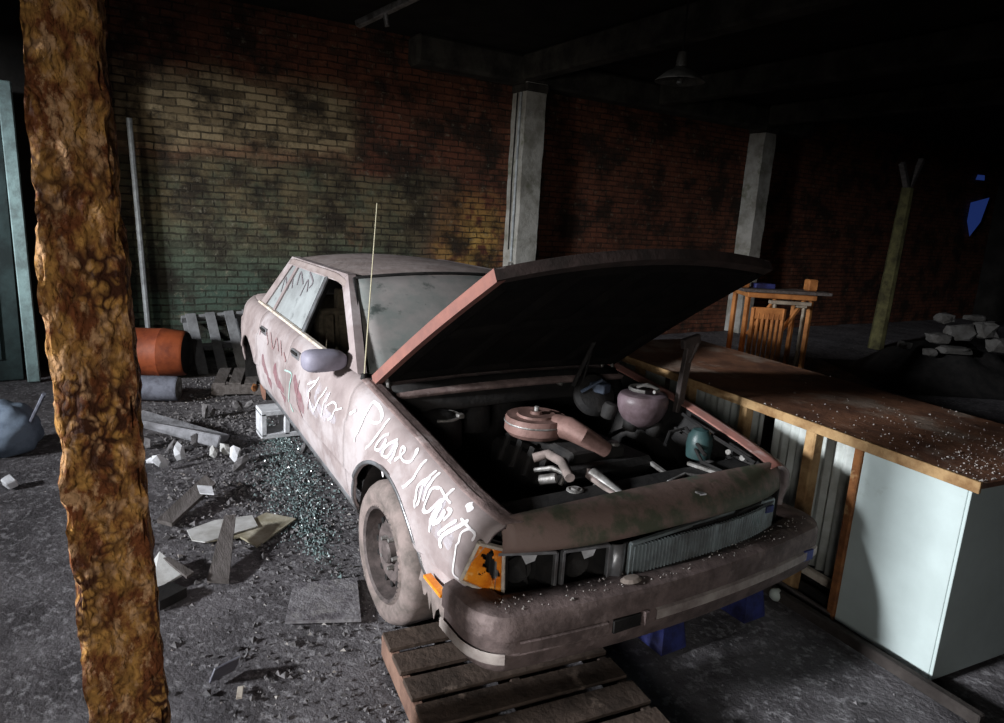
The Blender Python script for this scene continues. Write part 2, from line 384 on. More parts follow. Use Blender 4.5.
# left side: corroded jambs and dark door
def pole(name, pix, X, r, m_, label, cat):
    a = at(*pix[0], 0, X); b = at(*pix[1], 0, X); d = b-a
    a2 = a - d*((a.z-3.6)/d.z) if False else a
    lo = b - d*(b.z/d.z)
    q = MB(); q.tube([a, (a+lo)/2, lo], r, 8); return tag(q.build(name, m_, None, True), label, cat)
pole('standing_pipe', ((129,118),(148,328)), WX+.12, .027, pipew, 'thin white vertical pipe standing against the brick wall behind orange drum', 'pipe')
A = at(8,130,0,-4.9); B = at(33,365,0,-4.9)
q = MB(); q.beam((-4.9, A.y, 2.6), (-4.9, B.y, 0), .10, .07, (1,0,0)); tag(q.build('door_jamb', mat('pale_jamb',(.25,.36,.36),(.15,.2,.2),8,.7,bump=.2)), 'pale blue-green upright door jamb left of the blistered post', 'door jamb')
q = MB(); q.box((-5.02, A.y-.55, 1.3), (.05, 1.0, 2.6)); q.box((-4.985, A.y-.55, .6), (.02,.7,.8)); q.box((-4.985, A.y-.55, 1.75), (.02,.7,1.0)); struct('door_1', q, tealp)
# dark strip of wall between jamb and pipe
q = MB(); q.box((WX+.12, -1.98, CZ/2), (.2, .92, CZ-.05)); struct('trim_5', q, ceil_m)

# hanging lamp
L0 = at(680, 78, 2, 3.0)
t = thing('pendant_lamp', L0, 'enamel cone pendant lamp hanging from the dark ceiling', 'lamp')
q = MB(); q.lathe([(.215,-.03),(.21,-.02),(.12,.05),(.06,.075),(.05,.09)], L0); q.build('lamp_shade', lampm, t, True, solid=.004)
q = MB(); q.lathe([(.001,.22),(.035,.21),(.045,.15),(.05,.08),(.03,.03),(.001,.02)], L0, n=20); q.build('socket', lampm, t, True)
q = MB(); q.tube([L0+Vector((0,0,.2)), (L0.x, L0.y, CZ)], .008, 8); q.build('cord', blk, t, True)
q = MB(); q.lathe([(.001,-.06),(.03,-.045),(.035,-.01),(.02,.04)], L0, n=16); q.build('bulb', lampm, t, True)
# loose ceiling bracket top centre
c0 = dep(385, 12, 5.2)
q = MB(); q.beam(c0+Vector((-.2,-.15,-.08)), c0+Vector((.25,.2,.12)), .06, .05); q.beam(c0+Vector((.25,.2,.12)), (c0.x+.25, c0.y+.2, CZ), .05, .05, (1,0,0)); q.tube([c0, c0+Vector((0,.02,-.1))], .02, 8)
tag(q.build('ceiling_bracket', alu), 'bent metal bracket hanging from ceiling at top centre', 'bracket')

# far window slivers with blue daylight
q = MB()
a = at(964,198,0,-5.55); b = at(984,235,0,-5.55)
cz = (a.z+b.z)/2; cy = (a.y+b.y)/2; hy = abs(b.y-a.y)/2
q.add([(-5.54,cy-hy*.5,cz+.30),(-5.54,cy+hy*.8,cz+.46),(-5.54,cy+hy*.5,cz-.1),(-5.54,cy-hy*.1,cz-.44),(-5.54,cy-hy*.5,cz-.1)], [(0,1,2,3,4)])
q2 = at(980,178,0,-5.55)
q.add([(-5.54,q2.y-.2,q2.z-.05),(-5.54,q2.y+.2,q2.z-.04),(-5.54,q2.y+.17,q2.z+.07),(-5.54,q2.y-.15,q2.z+.06)], [(0,1,2,3)])
struct('window_2', q, emit('blue_daylight', (.05,.11,.5), .16))

# ================================================================== FOREGROUND POST
pc = dep(95, 361, 1.62)
ang = math.atan2(CAM.y-pc.y, CAM.x-pc.x)
q = MB(); HW, HD = .086, .085; nz = 190; nside = 22
per = []
for k in range(nside): per.append((HD, -HW+2*HW*k/nside))
for k in range(14): per.append((HD-2*HD*k/14, HW))
for k in range(10): per.append((-HD, HW-2*HW*k/10))
for k in range(14): per.append((-HD+2*HD*k/14, -HW))
n = len(per); ca, sa = math.cos(ang-.07), math.sin(ang-.07)
for i in range(nz):
    z = 3.74*i/(nz-1)
    for (a, b) in per:
        if b < 0: b *= 1-.36*max(0,min(1,(z-1.5)/.6))
        l = math.hypot(a, b); x = pc.x+ca*a-sa*b-r0.x*.037*(z-1.3); y = pc.y+sa*a+ca*b-r0.y*.037*(z-1.3)
        p = Vector((x*20, y*20, z*16)); dd = .005*noise.noise(p) + .005*noise.noise(p*2.4)+.007*noise.noise(p*.35)
        if abs(b) > HW*.85: dd -= .012*max(0, noise.noise(p*.9))*2
        q.v.append(Vector((x+(ca*a-sa*b)/l*dd*1.3, y+(sa*a+ca*b)/l*dd*1.3, z)))
    if i:
        for k in range(n): q.f.append(((i-1)*n+k, (i-1)*n+(k+1)%n, i*n+(k+1)%n, i*n+k))
q.f.append(tuple(range(n))); q.f.append(tuple((nz-1)*n+k for k in range(n)))
tag(q.build('support_post', postm, None, True), 'thick support post with blistered ochre paint and rust in the left foreground', 'post')

# ================================================================== THE CAR
car = thing('abandoned_sedan', (-1.3, 0, 0), 'dusty mauve four-door sedan with open hood and white graffiti scrawled on its side', 'car')
ZT = [(-3.5,.98),(-3.3,1.0),(-2.5,1.03),(-1.5,1.0),(-.45,.975),(.2,.885),(.75,.775),(.85,.74)]
ZB = [(-3.5,.52),(-2.2,.47),(-1.9,.46),(-.43,.37),(.78,.42)]
WW = [(-3.5,.60),(-3.42,.67),(-3.3,.735),(-3.1,.795),(-2.85,.832),(-2.4,.847),(.3,.845),(.55,.835),(.70,.815),(.80,.78)]
DD = [(0,.055),(.08,.028),(.2,.014),(.30,.010),(.32,.0),(.52,-.003),(.68,.002),(.70,.012),(.86,.03),(.93,.05),(.975,.078),(1,.118)]
def side_w(X, z):
    zt, zb = lerp(X, ZT), lerp(X, ZB); h = (z-zb)/(zt-zb); return lerp(X, WW) - lerp(h, DD)
ARCH = [(.06,.325,.405), (-2.60,.43,.36)]
HS = [0,.03,.08,.14,.2,.26,.30,.32,.36,.40,.44,.48,.52,.56,.60,.64,.68,.70,.74,.78,.82,.86,.895,.93,.955,.975,.99,1.0]
def side_panel(name, x0, x1, sgn, m_, sn=.022):
    n = max(3, int((x1-x0)/sn)+1); xs = frange(x0, x1, n)
    V = [[None]*len(HS) for _ in xs]
    for i, X in enumerate(xs):
        zt, zb = lerp(X, ZT), lerp(X, ZB)
        for j, h in enumerate(HS):
            z = zb+(zt-zb)*h; Xe = X
            if X > .6: Xe = .6+(X-.6)*((.762 if z > .72 else .715+.047*max(0,z-.58)/.14)-.6)/.175
            V[i][j] = [Xe, z]
    def ins(p): return any((p[0]-cx)**2+(p[1]-cz)**2 < r*r for cx, cz, r in ARCH)
    q = MB(); idx = {}; fs = []
    m2 = len(HS)
    for i in range(n-1):
        for j in range(m2-1):
            cs = [(i,j),(i+1,j),(i+1,j+1),(i,j+1)]
            cen = [sum(V[a][b][k] for a, b in cs)/4 for k in (0,1)]
            if ins(cen): continue
            fs.append(cs)
    used = {c for f in fs for c in f}
    for (i, j) in used:
        p = V[i][j]
        for cx, cz, r in ARCH:
            d = math.hypot(p[0]-cx, p[1]-cz)
            nb = [(i+a, j+b) for a in (-1,0,1) for b in (-1,0,1)]
            if abs(d-r) < .03 and (d < r or any(0 <= a < n and 0 <= b < m2 and (a,b) not in used for a, b in nb)) and d > 1e-5:
                p[0] = cx+(p[0]-cx)*r/d; p[1] = cz+(p[1]-cz)*r/d
    for c in sorted(used):
        X, z = V[c[0]][c[1]]
        d = min(abs(math.hypot(X-cx, z-cz)-r) for cx, cz, r in ARCH)
        flare = .014*max(0, 1-d/.05)
        idx[c] = len(q.v); q.v.append(Vector((X, sgn*(side_w(X, z)+flare), z)))
    q.f = [tuple(idx[c] for c in f) for f in fs]
    return q.build(name, m_, car, True, solid=.018)
for sg in (-1, 1):
    side_panel('fender', -.43, .775, sg, paint)
    side_panel('front_door', -1.50, -.437, sg, paint)
    side_panel('rear_door', -2.30, -1.507, sg, paint)
    side_panel('quarter_panel', -3.42, -2.307, sg, paint)
# dirty crown strip along the fender tops (inner lip)
for sg in (-1, 1):
    q = MB()
    q.grid(lambda X, t: Vector((X, sg*(lerp(X, WW)-.088-t*.08), lerp(X, ZT)+.004-.010*max(0,1-t/.3)-.012*t)), frange(-.45, .76, 30), frange(0, 1, 9))
    q.build('fender_lip', paint_top if sg < 0 else paint_red, car, True, solid=.004)
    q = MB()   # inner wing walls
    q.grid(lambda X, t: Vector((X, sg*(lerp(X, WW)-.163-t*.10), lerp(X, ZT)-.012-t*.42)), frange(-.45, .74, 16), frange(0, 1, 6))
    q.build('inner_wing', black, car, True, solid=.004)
    q = MB()   # wheelhouse liner
    q.grid(lambda a, y: Vector((.06+math.cos(a)*.40, sg*y, .325+math.sin(a)*.40)), frange(-.1, PI+.1, 20), frange(.56, .80, 4))
    q.build('wheelhouse', black, car, True); q = MB()
    q.grid(lambda a, y: Vector((-2.6+math.cos(a)*.355, sg*y, .43+math.sin(a)*.355)), frange(-.1, PI+.1, 20), frange(.56, .80, 4))
    q.build('wheelhouse', black, car, True)
# floor pan and firewall, radiator wall
q = MB()
q.box((-1.6, 0, .44), (2.35, 1.5, .08)); q.box((-3.15, 0, .60), (.55, 1.4, .12)); q.box((-.15,0,.36), (1.0, .9, .05)); q.box((-2.6,0,.5),(.8,1.1,.1)); q.box((.55,0,.45),(.5,1.25,.06))
q.build('floor_pan', black, car)
q = MB(); q.box((-.48, 0, .66), (.03, 1.42, .56)); q.build('firewall', black, car)
# rear body: tail panel, deck lid, rear bumper
q = MB()
q.grid(lambda y, t: Vector((-3.44-.05*(1-(y/.74)**2)-.02*math.sin(t*PI), y*(.60/.74), .54+t*.44)), frange(-.74,.74,13), frange(0,1,6)); q.build('tail_panel', paint, car, True, solid=.015)
q = MB()
q.grid(lambda X, y: Vector((X-(.03 if X<-3.3 else 0)*(1-(y/.74)**2), y*(lerp(X,WW)-.11)/.74, lerp(X,ZT)+.02*(1-(y/.74)**2))), frange(-3.42,-2.66,12), frange(-.74,.74,13)); q.build('deck_lid', paint, car, True, solid=.015)
q = MB()
pts = [(-3.36,-.70,.66),(-3.42,-.66,.66),(-3.49,-.60,.66),(-3.55,-.5,.66),(-3.57,0,.66),(-3.55,.5,.66),(-3.49,.60,.66),(-3.42,.66,.66),(-3.36,.70,.66)]
q.add([Vector(p)+Vector((0,0,dz)) + Vector((.0,.0,0)) for p in pts for dz in (-.09,-.06,.06,.09)], [(i*4+k,(i+1)*4+k,(i+1)*4+k+1,i*4+k+1) for i in range(8) for k in range(3)])
q.build('rear_bumper', chrome, car, True, solid=.03)

# greenhouse
def gy(z): return .748-(z-1.0)*.44
RZ = 1.37
def gp(X, z, o_=0): return Vector((X, -(gy(z)+o_), z))
def roofz(X, y): 
    e = max(0, (X+1.40)/.27) if X > -1.40 else (max(0, (-2.2-X)/.3))
    return RZ+.005+.045*(1-(y/.585)**2)-.03*e*e
q = MB()
q.grid(lambda X, y: Vector((X+.05*(1-(y/.6)**2)*(1 if X>-1.3 else (-1 if X<-2.3 else 0)), y, roofz(X, y) - (.03 if abs(y)>.60 else 0))), frange(-2.33,-1.13,22), [-.615,-.60,-.585,-.5,-.4,-.25,-.1,0,.1,.25,.4,.5,.585,.60,.615])
q.build('roof', roof_dust, car, True, solid=.02)
# side frames: strips between openings, both sides
def strip(pts, sg, m_, name, th=.035, o_=0.0):
    poly = [Vector((x, sg*(gy(z)+o_), z)) for x, z in pts]
    q = MB(); q.prism(poly, (0, -sg*th, 0)); return q.build(name, m_, car)
for sg in (-1, 1):
    strip([(-.50,.985),(-.585,.985),(-1.255,RZ-.012),(-1.17,RZ+.01)], sg, paint, 'windscreen_pillar', .045, .004)
    strip([(-1.17,RZ+.012),(-1.255,RZ-.04),(-2.26,RZ-.04),(-2.36,RZ+.012)], sg, paint, 'roof_rail', .05, .006)
    strip([(-1.46,.99),(-1.53,.99),(-1.53,RZ-.03),(-1.46,RZ-.03)], sg, black, 'centre_pillar', .03, .002)
    strip([(-2.24,.99),(-2.29,.99),(-2.17,RZ-.03),(-2.12,RZ-.03)], sg, paint, 'door_frame', .03, .004)
    strip([(-2.53,.99),(-2.68,.99),(-2.36,RZ+.01),(-2.27,RZ-.03)], sg, paint, 'rear_pillar', .04, .004)
    strip([(-.74,.983),(-.74,.995),(-2.66,1.038),(-2.66,1.025)], sg, cream, 'belt_moulding', .02, .018)
    strip([(-1.53,1.0),(-2.24,1.01),(-2.12,RZ-.035),(-1.53,RZ-.035)], sg, glassw, 'rear_door_glass', .006, -.008)
    strip([(-2.29,1.01),(-2.53,1.01),(-2.27,RZ-.035),(-2.17,RZ-.035)], sg, glassw, 'quarter_glass', .006, -.008)
    strip([(-1.455,1.0),(-1.50,1.0),(-1.50,RZ-.03),(-1.455,RZ-.03)], sg, chrome, 'window_trim', .01, .009)
strip([(-.50,.985),(-.585,.985),(-.72,1.06),(-.72,.985)], -1, paint, 'sail_panel', .02, .002)
# windscreen (slightly bowed) and rear glass
def ws(t, y):
    bow = 1-(y/.7)**2; x = -.53+t*(-.61); z = .975+t*(RZ-.985)
    return Vector((x+.10*bow*(1-t*.5), y*(1-.2*t), z+.035*bow*t))
q = MB(); q.grid(lambda t, y: ws(t, y), frange(0,1,10), frange(-.70,.70,15)); q.build('windshield', glassd, car, True, solid=.005)
q = MB(); q.tube([ws(.0,-.70)]+[ws(t,-.70) for t in (.3,.6,1)]+[ws(1,y)+Vector((0,0,.004)) for y in frange(-.68,.68,9)]+[ws(t,.70) for t in (1,.6,.3,0)], .010, 6); q.build('windshield_trim', black, car, True)
q = MB(); q.grid(lambda t, y: Vector((-2.34-.34*t-.04*(1-(y/.7)**2), y*(.83+.17*t), RZ-.33*t+.03*(1-(y/.7)**2)*(1-t))), frange(0,1,6), frange(-.70,.70,9)); q.build('rear_window', glassd, car, True, solid=.005)
# cowl with wipers
q = MB(); q.grid(lambda X, y: Vector((X+.10*(1-(y/.73)**2)*(1 if X<-.5 else .25), y, .965-.035*(X+.55)/.25+.02*(1-(y/.72)**2))), frange(-.56,-.27,5), frange(-.72,.72,15)); q.build('cowl', paint_top, car, True, solid=.02)
q = MB(); q.grid(lambda X, y: Vector((X, y, .90-.06*(X+.27)/.05+.02*(1-(y/.72)**2))), frange(-.32,-.22,4), frange(-.66,.66,12)); q.build('cowl_lip', black, car, True, solid=.01)
for y0 in (-.42, .12):
    q = MB(); q.tube([(-.43,y0,1.0),(-.47,y0+.1,1.02),(-.50,y0+.42,1.05)], .006, 6); q.build('wiper', black, car, True)
# mirror
q = MB(); c = Vector((-.70,-.86,1.015))
bm = bmesh.new(); bmesh.ops.create_uvsphere(bm, u_segments=20, v_segments=12, radius=1)
for v in bm.verts:
    x, y, z = v.co; f_ = lambda k: math.copysign(abs(k)**.62, k); v.co = Vector((f_(x)*(.05 if x<0 else .085), f_(y)*.108, f_(z)*.052*(1-.15*y)))
bm.verts.index_update(); q.add([v.co+c for v in bm.verts], [[v.index for v in f.verts] for f in bm.faces]); bm.free()
q.build('side_mirror', mirror_m, car, True)
# door handles
for X in (-1.36, -2.14):
    z = .905
    q = MB(); w_ = side_w(X, z); q.box((X, -w_-.004, z), (.15,.012,.045)); h = q.build('door_handle', chrome, car)
    q = MB(); q.box((X, -w_-.012, z+.008), (.12,.014,.016)); q.build('handle_pull', black, h)
# bright sill moulding
q = MB(); q.grid(lambda X, t: Vector((X, -(side_w(X, lerp(X,ZB)+.012)+.004-.004*t), lerp(X,ZB)-.010+t*.032)), frange(-2.22,-.36,30), frange(0,1,3)); q.build('sill_moulding', chrome, car, True, solid=.006)
q = MB(); q.grid(lambda a, t: Vector((.06+math.cos(a)*(.402+t*.016), -(side_w(.06+math.cos(a)*.41, .325+math.sin(a)*.41)+.015), .325+math.sin(a)*(.402+t*.016))), frange(.25, PI-.08, 30), [0,1]); q.build('arch_moulding', chrome, car, True, solid=.008)
# interior: seats, wheel
for y in (-.36, .36):
    q = MB(); q.box((-1.35,y,.62),(.52,.52,.16)); q.box((-1.62,y,.88),(.14,.52,.48), eul(0,-.2,0)); 
    for k in range(6): q.box((-1.54+.02,y-.21+k*.084,.90),(.03,.05,.40), eul(0,-.2,0))
    q.box((-1.68,y,1.17),(.08,.26,.14)); q.build('front_seat', seatm, car)
q = MB(); q.box((-2.25,0,.62),(.5,1.2,.16)); q.box((-2.5,0,.86),(.12,1.2,.46), eul(0,-.25,0)); q.build('rear_bench', seatm, car)
q = MB(); q.box((-.75,0,.88),(.28,1.35,.16)); q.build('dashboard', black, car)
q = MB(); q.tube([Vector((-.98+.07*math.sin(a), .36+.18*math.cos(a), .93+.17*math.sin(a))) for a in frange(0,2*PI,25)], .012, 8); q.build('steering_wheel', black, car, True)

# nose: header panel between hood opening and lamps
def nx(y): return .872-.112*abs(y/.70)**3
def hp(y, t):      # t 0 at hood opening, 1 above lamps
    c_ = abs(y/.70); x0 = .735-.015*c_**2; x1 = nx(y)+.004
    x = x0+(x1-x0)*math.sin(t*PI/2)
    z = .790-.015*c_*c_ - .108*(1-math.cos(t*PI/2))
    return Vector((x, y*(.70+.005*t)/.70, z))
q = MB(); q.grid(hp, frange(-.70,.70,33), [0,.15,.3,.45,.6,.75,.88,1]); q.build('header_panel', header, car, True, solid=.02)
# lamp housings and grille
def front_box(y0, y1, z0, z1, dx, q, back=.09):
    """open fronted socket following the nose"""
    a0, a1 = nx(y0)+dx, nx(y1)+dx; b = back
    P = [(a0,y0,z0),(a1,y1,z0),(a1,y1,z1),(a0,y0,z1),(a0-b,y0+.012,z0+.01),(a1-b,y1-.012,z0+.01),(a1-b,y1-.012,z1-.01),(a0-b,y0+.012,z1-.01)]
    q.add(P, [(4,5,6,7),(0,1,5,4),(1,2,6,5),(2,3,7,6),(3,0,4,7)])
def frame(y0, y1, z0, z1, dx, q, w_=.012):
    for a, b in (((y0,z0),(y1,z0)),((y1,z0),(y1,z1)),((y1,z1),(y0,z1)),((y0,z1),(y0,z0))):
        q.beam((nx(a[0])+dx, a[0], a[1]), (nx(b[0])+dx, b[0], b[1]), w_, w_*1.4, (1,0,0))
GZ0, GZ1 = .505, .66
for sg in (-1, 1):
    for (a, b) in ((.325,.50), (.525,.715)):
        y0, y1 = sorted((sg*a, sg*b))
        q = MB(); front_box(y0, y1, GZ0, GZ1, -.015, q); h = q.build('headlight_socket', black, car)
        q = MB(); frame(y0, y1, GZ0, GZ1, -.008, q); q.build('headlight_bezel', chrome if sg<0 else black, h)
        if sg < 0:
            cy = (y0+y1)/2
            q = MB(); q.lathe([(.05,0),(.03,-.02),(.001,-.03)], (nx(cy)-.06, cy, .575), (1,-.2,0), 20); q.build('headlight_bowl', black, h, True)
            q = MB(); q.add([(nx(cy)-.03,cy-.01,.645),(nx(cy)-.02,cy+.05,.65),(nx(cy)-.03,cy+.045,.615),(nx(cy)-.045,cy+.02,.60)],[(0,1,2,3)]); q.build('broken_lens', white_m, h, solid=.004)
    # panel behind lamps (nose infill)
q = MB(); q.grid(lambda y, t: Vector((nx(y)-.10, y, .46+t*.24)), frange(-.72,.72,25), frange(0,1,3)); q.build('nose_panel', black, car, True, solid=.01)
q = MB()
q.grid(lambda y, t: Vector((nx(y)-.02+.03*t, y, GZ0+.0-.035*t)), frange(-.70,.70,25), frange(0,1,3)); q.build('lower_valance', chrome, car, True, solid=.006)
# grille
g = MB(); ys = frange(-.238,.578,50)
for y in ys: g.box((nx(y)+.014, y, .582), (.018,.0065,.138))
gr = g.build('grille', grille_m, car)
q = MB(); frame(-.25,.59,.508,.658,.012,q,.012); q.beam((nx(.17)+.02,.17,.508),(nx(.17)+.02,.17,.658),.014,.012,(1,0,0)); q.build('grille_frame', grille_m, gr)
q = MB(); q.grid(lambda y, t: Vector((nx(y)-.008, y, .508+t*.15)), frange(-.25,.59,9), [0,1]); q.build('grille_backing', black, gr)
q = MB(); q.box((nx(.52)+.024,.53,.635),(.008,.045,.03)); q.build('badge', bluem, gr)
q = MB(); q.grid(lambda y, t: Vector((nx(y)+.018-.02*abs(y+.285)/.03, y, .505+t*.155)), frange(-.318,-.250,6), [0,1]); q.build('grille_side_slab', chrome, gr, True, solid=.01)
# turn signal at the corner, cracked amber lens round a dark hole
TL, TR, BR, BL = at(479,543,1,-.790), at(504,549,2,.675), at(503,598,2,.50), at(461,580,1,-.825)
def tsf(u, v): return (TL*(1-u)+TR*u)*(1-v)+(BL*(1-u)+BR*u)*v
fr = MB()
for a, b in ((TL,TR),(TR,BR),(BR,BL),(BL,TL)): fr.beam(a, b, .012, .016, (1,-1,0))
cl = MB(); outn = Vector((.6,-.8,0)).normalized()
nu = 22
keep = MB()
hole = lambda u, v: (abs(u-.58+.10*math.sin(v*9)) < .23+.06*math.sin(v*23+u*9)) and .10 < v+.08*math.sin(u*14) < .66
idx = {}
for i in range(nu+1):
    for j in range(nu+1):
        idx[(i,j)] = len(keep.v); keep.v.append(tsf(.04+.92*i/nu, .04+.92*j/nu)+outn*.004)
for i in range(nu):
    for j in range(nu):
        if not hole((i+.5)/nu, (j+.5)/nu): keep.f.append((idx[i,j],idx[i+1,j],idx[i+1,j+1],idx[i,j+1]))
ts = keep.build('turn_signal_lens', orange, car, True, solid=.006)
fr.build('lens_frame', cream, ts)
q = MB(); q.add([tsf(.0,0)-outn*.05,tsf(1,0)-outn*.04,tsf(1,1)-outn*.04,tsf(0,1)-outn*.03],[(0,1,2,3)]); q.box(tsf(.6,.5)-outn*.03,(.03,.05,.1)); q.build('lamp_socket', black, ts)
# side marker
a = at(427,575,1,-.848); b = at(444,596,1,-.848)
q = MB(); q.beam(a, b, .012, .03, (0,1,0)); q.build('side_marker', orange, car)

# front bumper
def bx(y): 
    return .985-.065*(abs(y)/.8)**2
BP = [Vector((.655,-.86,0)),Vector((.71,-.86,0))]
for k in range(9):
    a_ = PI/2*(1-k/9); BP.append(Vector((.77+(bx(.73)-.77)*math.cos(a_), -.73-.13*math.sin(a_), 0)))
for y in frange(-.73,.73,37): BP.append(Vector((bx(y), y, 0)))
BP += [Vector((v.x,-v.y,0)) for v in BP[:11][::-1]]
def nrm(i):
    t_ = (BP[min(i+1,len(BP)-1)]-BP[max(i-1,0)]).normalized(); return Vector((t_.y,-t_.x,0))
prof = [(-.13,.505),(-.04,.515),(-.005,.505),(.004,.485),(.004,.425),(-.006,.418),(-.006,.375),(.0,.368),(-.015,.315),(-.035,.295),(-.11,.30)]
def bumper_strip(prof, i0=0, i1=None):
    q = MB(); i1 = i1 or len(BP); rng = range(i0, i1)
    for i in rng:
        nn = nrm(i)
        for d_, z in prof: q.v.append(BP[i]+nn*d_+Vector((0,0,z)))
    m_ = len(prof)
    for a in range(len(rng)-1):
        for k in range(m_-1): q.f.append((a*m_+k,(a+1)*m_+k,(a+1)*m_+k+1,a*m_+k+1))
    return q
bmp = bumper_strip([(d,z+.035) for d,z in prof]).build('front_bumper', plastic, car, True, solid=.012)
bumper_strip([(.0,.457),(.011,.452),(.011,.418),(.0,.412)], 11, 20).build('rub_strip', plastic, bmp, True)
bumper_strip([(.0,.457),(.011,.452),(.011,.418),(.0,.412)], 24, 50).build('rub_strip', strip_m, bmp, True)
bumper_strip([(.006,.42),(.010,.415),(.010,.385),(.006,.38)], 0, 10).build('corner_strip', strip_m, bmp, True)
for y in (-.33,.70):
    q = MB(); q.box((bx(y)+.008,y,.435),(.01,.12 if y<0 else .06,.045)); q.build('bumper_slot', black if y<0 else bluem, bmp)
q = MB(); q.box((bx(-.25)+.012,-.255,.44),(.02,.02,.05)); q.build('bumper_clip', plastic, bmp)
# ragged torn liner under the fender
q = MB(); n = 16
for i in range(n+1):
    X = .36+.26*i/n; q.v += [Vector((X,-.80,.44)), Vector((X+random.uniform(-.01,.01),-.81,.42-random.uniform(.02,.10)-.05*i/n))]
q.f = [(2*i,2*i+2,2*i+3,2*i+1) for i in range(n)]; q.build('torn_liner', rubber, car, solid=.003)

# wheels
def wheel(c, sg, flat=0):
    ax = (0, sg, 0)
    q = MB(); R_, r_ = .31, .205
    q.lathe([(r_,.012),(r_+.012,.0),(.24,.012),(.275,.008),(.298,-.012),(R_,-.035),(R_,-.15),(.298,-.175),(.27,-.19),(r_,-.17)], c, ax, 56)
    for v in q.v:
        if v.z < .012: v.y += sg*.03*(.012-v.z)/.02; v.z = .004
    ty = q.build('tyre', rubber, car, True)
    q = MB(); q.lathe([(r_+.004,.008),(r_,.012),(.192,.004),(.186,-.03),(.180,-.07),(.168,-.075),(.15,-.05),(.12,-.03),(.10,-.033),(.085,-.045),(.05,-.046),(.048,-.02),(.04,-.012),(.001,-.012)], c, ax, 48)
    rim = q.build('rim', steel, car, True)
    for k in range(14):
        q = MB(); a_ = 2*PI*k/14; q.lathe([(.001,.008),(.0145,.008),(.0145,-.006),(.001,-.006)], Vector(c)+Vector((math.cos(a_)*.140, sg*(-.041), math.sin(a_)*.140)), ax, 10)
        q.build('vent_hole', black, rim)
    for k in range(5):
        q = MB(); a_ = 2*PI*k/5; q.lathe([(.001,.02),(.009,.018),(.011,0),(.011,-.02)], Vector(c)+Vector((math.cos(a_)*.068, sg*(-.035), math.sin(a_)*.068)), ax, 8)
        q.build('lug_nut', alu, rim)
wheel(Vector((-.04,-.80,.30)), -1)
wheel(Vector((-.04,.80,.30)), 1)
q = MB()
for sg in (-1,1): q.lathe([(.001,.0),(.12,.0),(.125,-.02),(.125,-.09),(.001,-.09)], (-2.60, sg*.74, .42), (0,sg,0), 28)
q.build('brake_drum', mat('rusty_hub',(.20,.10,.07),(.1,.05,.035),12,.8,bump=.3), car, True)

# hood, open
HR, HL = Vector((-.43,-.715,.985)), Vector((-.43,.715,.985))
FR, FL = Vector((.555,-.675,1.575)), Vector((.575,.675,1.625))
def hood(t, y, off=0):
    s_ = (y+1)/2; a = HR*(1-s_)+HL*s_; b = FR*(1-s_)+FL*s_
    p = a*(1-t)+b*t; bow = 1-y*y
    nn = Vector((-.52,0,.855))
    p += nn*(.035*bow*(.4+.6*t) + .012*math.sin(t*PI) + off); p += Vector((.86,0,.5))*(.06*bow*t)
    return p
tt = frange(0,1,22); yy_ = [-1,-.985,-.95,-.9,-.75,-.5,-.25,0,.25,.5,.75,.9,.95,.985,1]
q = MB(); q.grid(lambda t, y: hood(t,y,.0), tt, yy_); hd = q.build('hood', roof_dust, car, True, solid=.008)
# folded rim of the hood
q = MB()
flm = mat('hood_edge_paint', (.27,.12,.095), (.20,.095,.08), 8, .6, bump=.1)
rimp = [hood(t,-1) for t in tt]+[hood(1,y) for y in yy_[1:]]+[hood(t,1) for t in tt[::-1][1:]]
def flange(path, inner, depth):
    q = MB(); m_=4
    for p, i_ in zip(path, inner):
        nn = Vector((-.52,0,.855)); q.v += [p+nn*.004, p-nn*depth*.5+(i_-p)*-.004, p-nn*depth, p-nn*depth+(i_-p)]
    for a in range(len(path)-1):
        for k in range(m_-1): q.f.append((a*m_+k,(a+1)*m_+k,(a+1)*m_+k+1,a*m_+k+1))
    return q
def inn(t, y, d_): return hood(max(.0,min(1,t)), max(-1,min(1,y)))
r1 = [hood(t,-1) for t in tt]; i1 = [hood(t,-.95) for t in tt]
flange(r1, i1, .045).build('hood_flange', flm, hd, True)
r1 = [hood(t,1) for t in tt]; i1 = [hood(t,.95) for t in tt]
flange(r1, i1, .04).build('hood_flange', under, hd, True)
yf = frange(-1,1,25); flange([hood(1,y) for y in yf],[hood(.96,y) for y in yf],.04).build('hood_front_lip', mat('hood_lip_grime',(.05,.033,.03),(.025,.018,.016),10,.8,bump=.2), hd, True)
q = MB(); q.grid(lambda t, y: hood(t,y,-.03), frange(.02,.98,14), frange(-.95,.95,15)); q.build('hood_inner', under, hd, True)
q = MB()
for y in (-.9,-.45,0,.45,.9): q.tube([hood(t,y,-.035) for t in frange(.05,.95,8)], .022, 6)
for t in (.06,.5,.94): q.tube([hood(t,y,-.035) for y in frange(-.92,.92,12)], .022, 6)
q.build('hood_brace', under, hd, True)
for sg in (-1,1):
    q = MB(); x0 = Vector((-.36, sg*.665,.93)); q.tube([x0+Vector((0,0,-.03)), x0+Vector((.01,0,.03)), x0+Vector((-.02,0,.065)), x0+Vector((-.07,0,.06))], .010, 6)
    q.tube([x0+Vector((-.04,sg*-.03,-.03)), x0+Vector((-.05,sg*-.03,.05))], .008, 6); q.build('hood_hinge', alu, car, True)

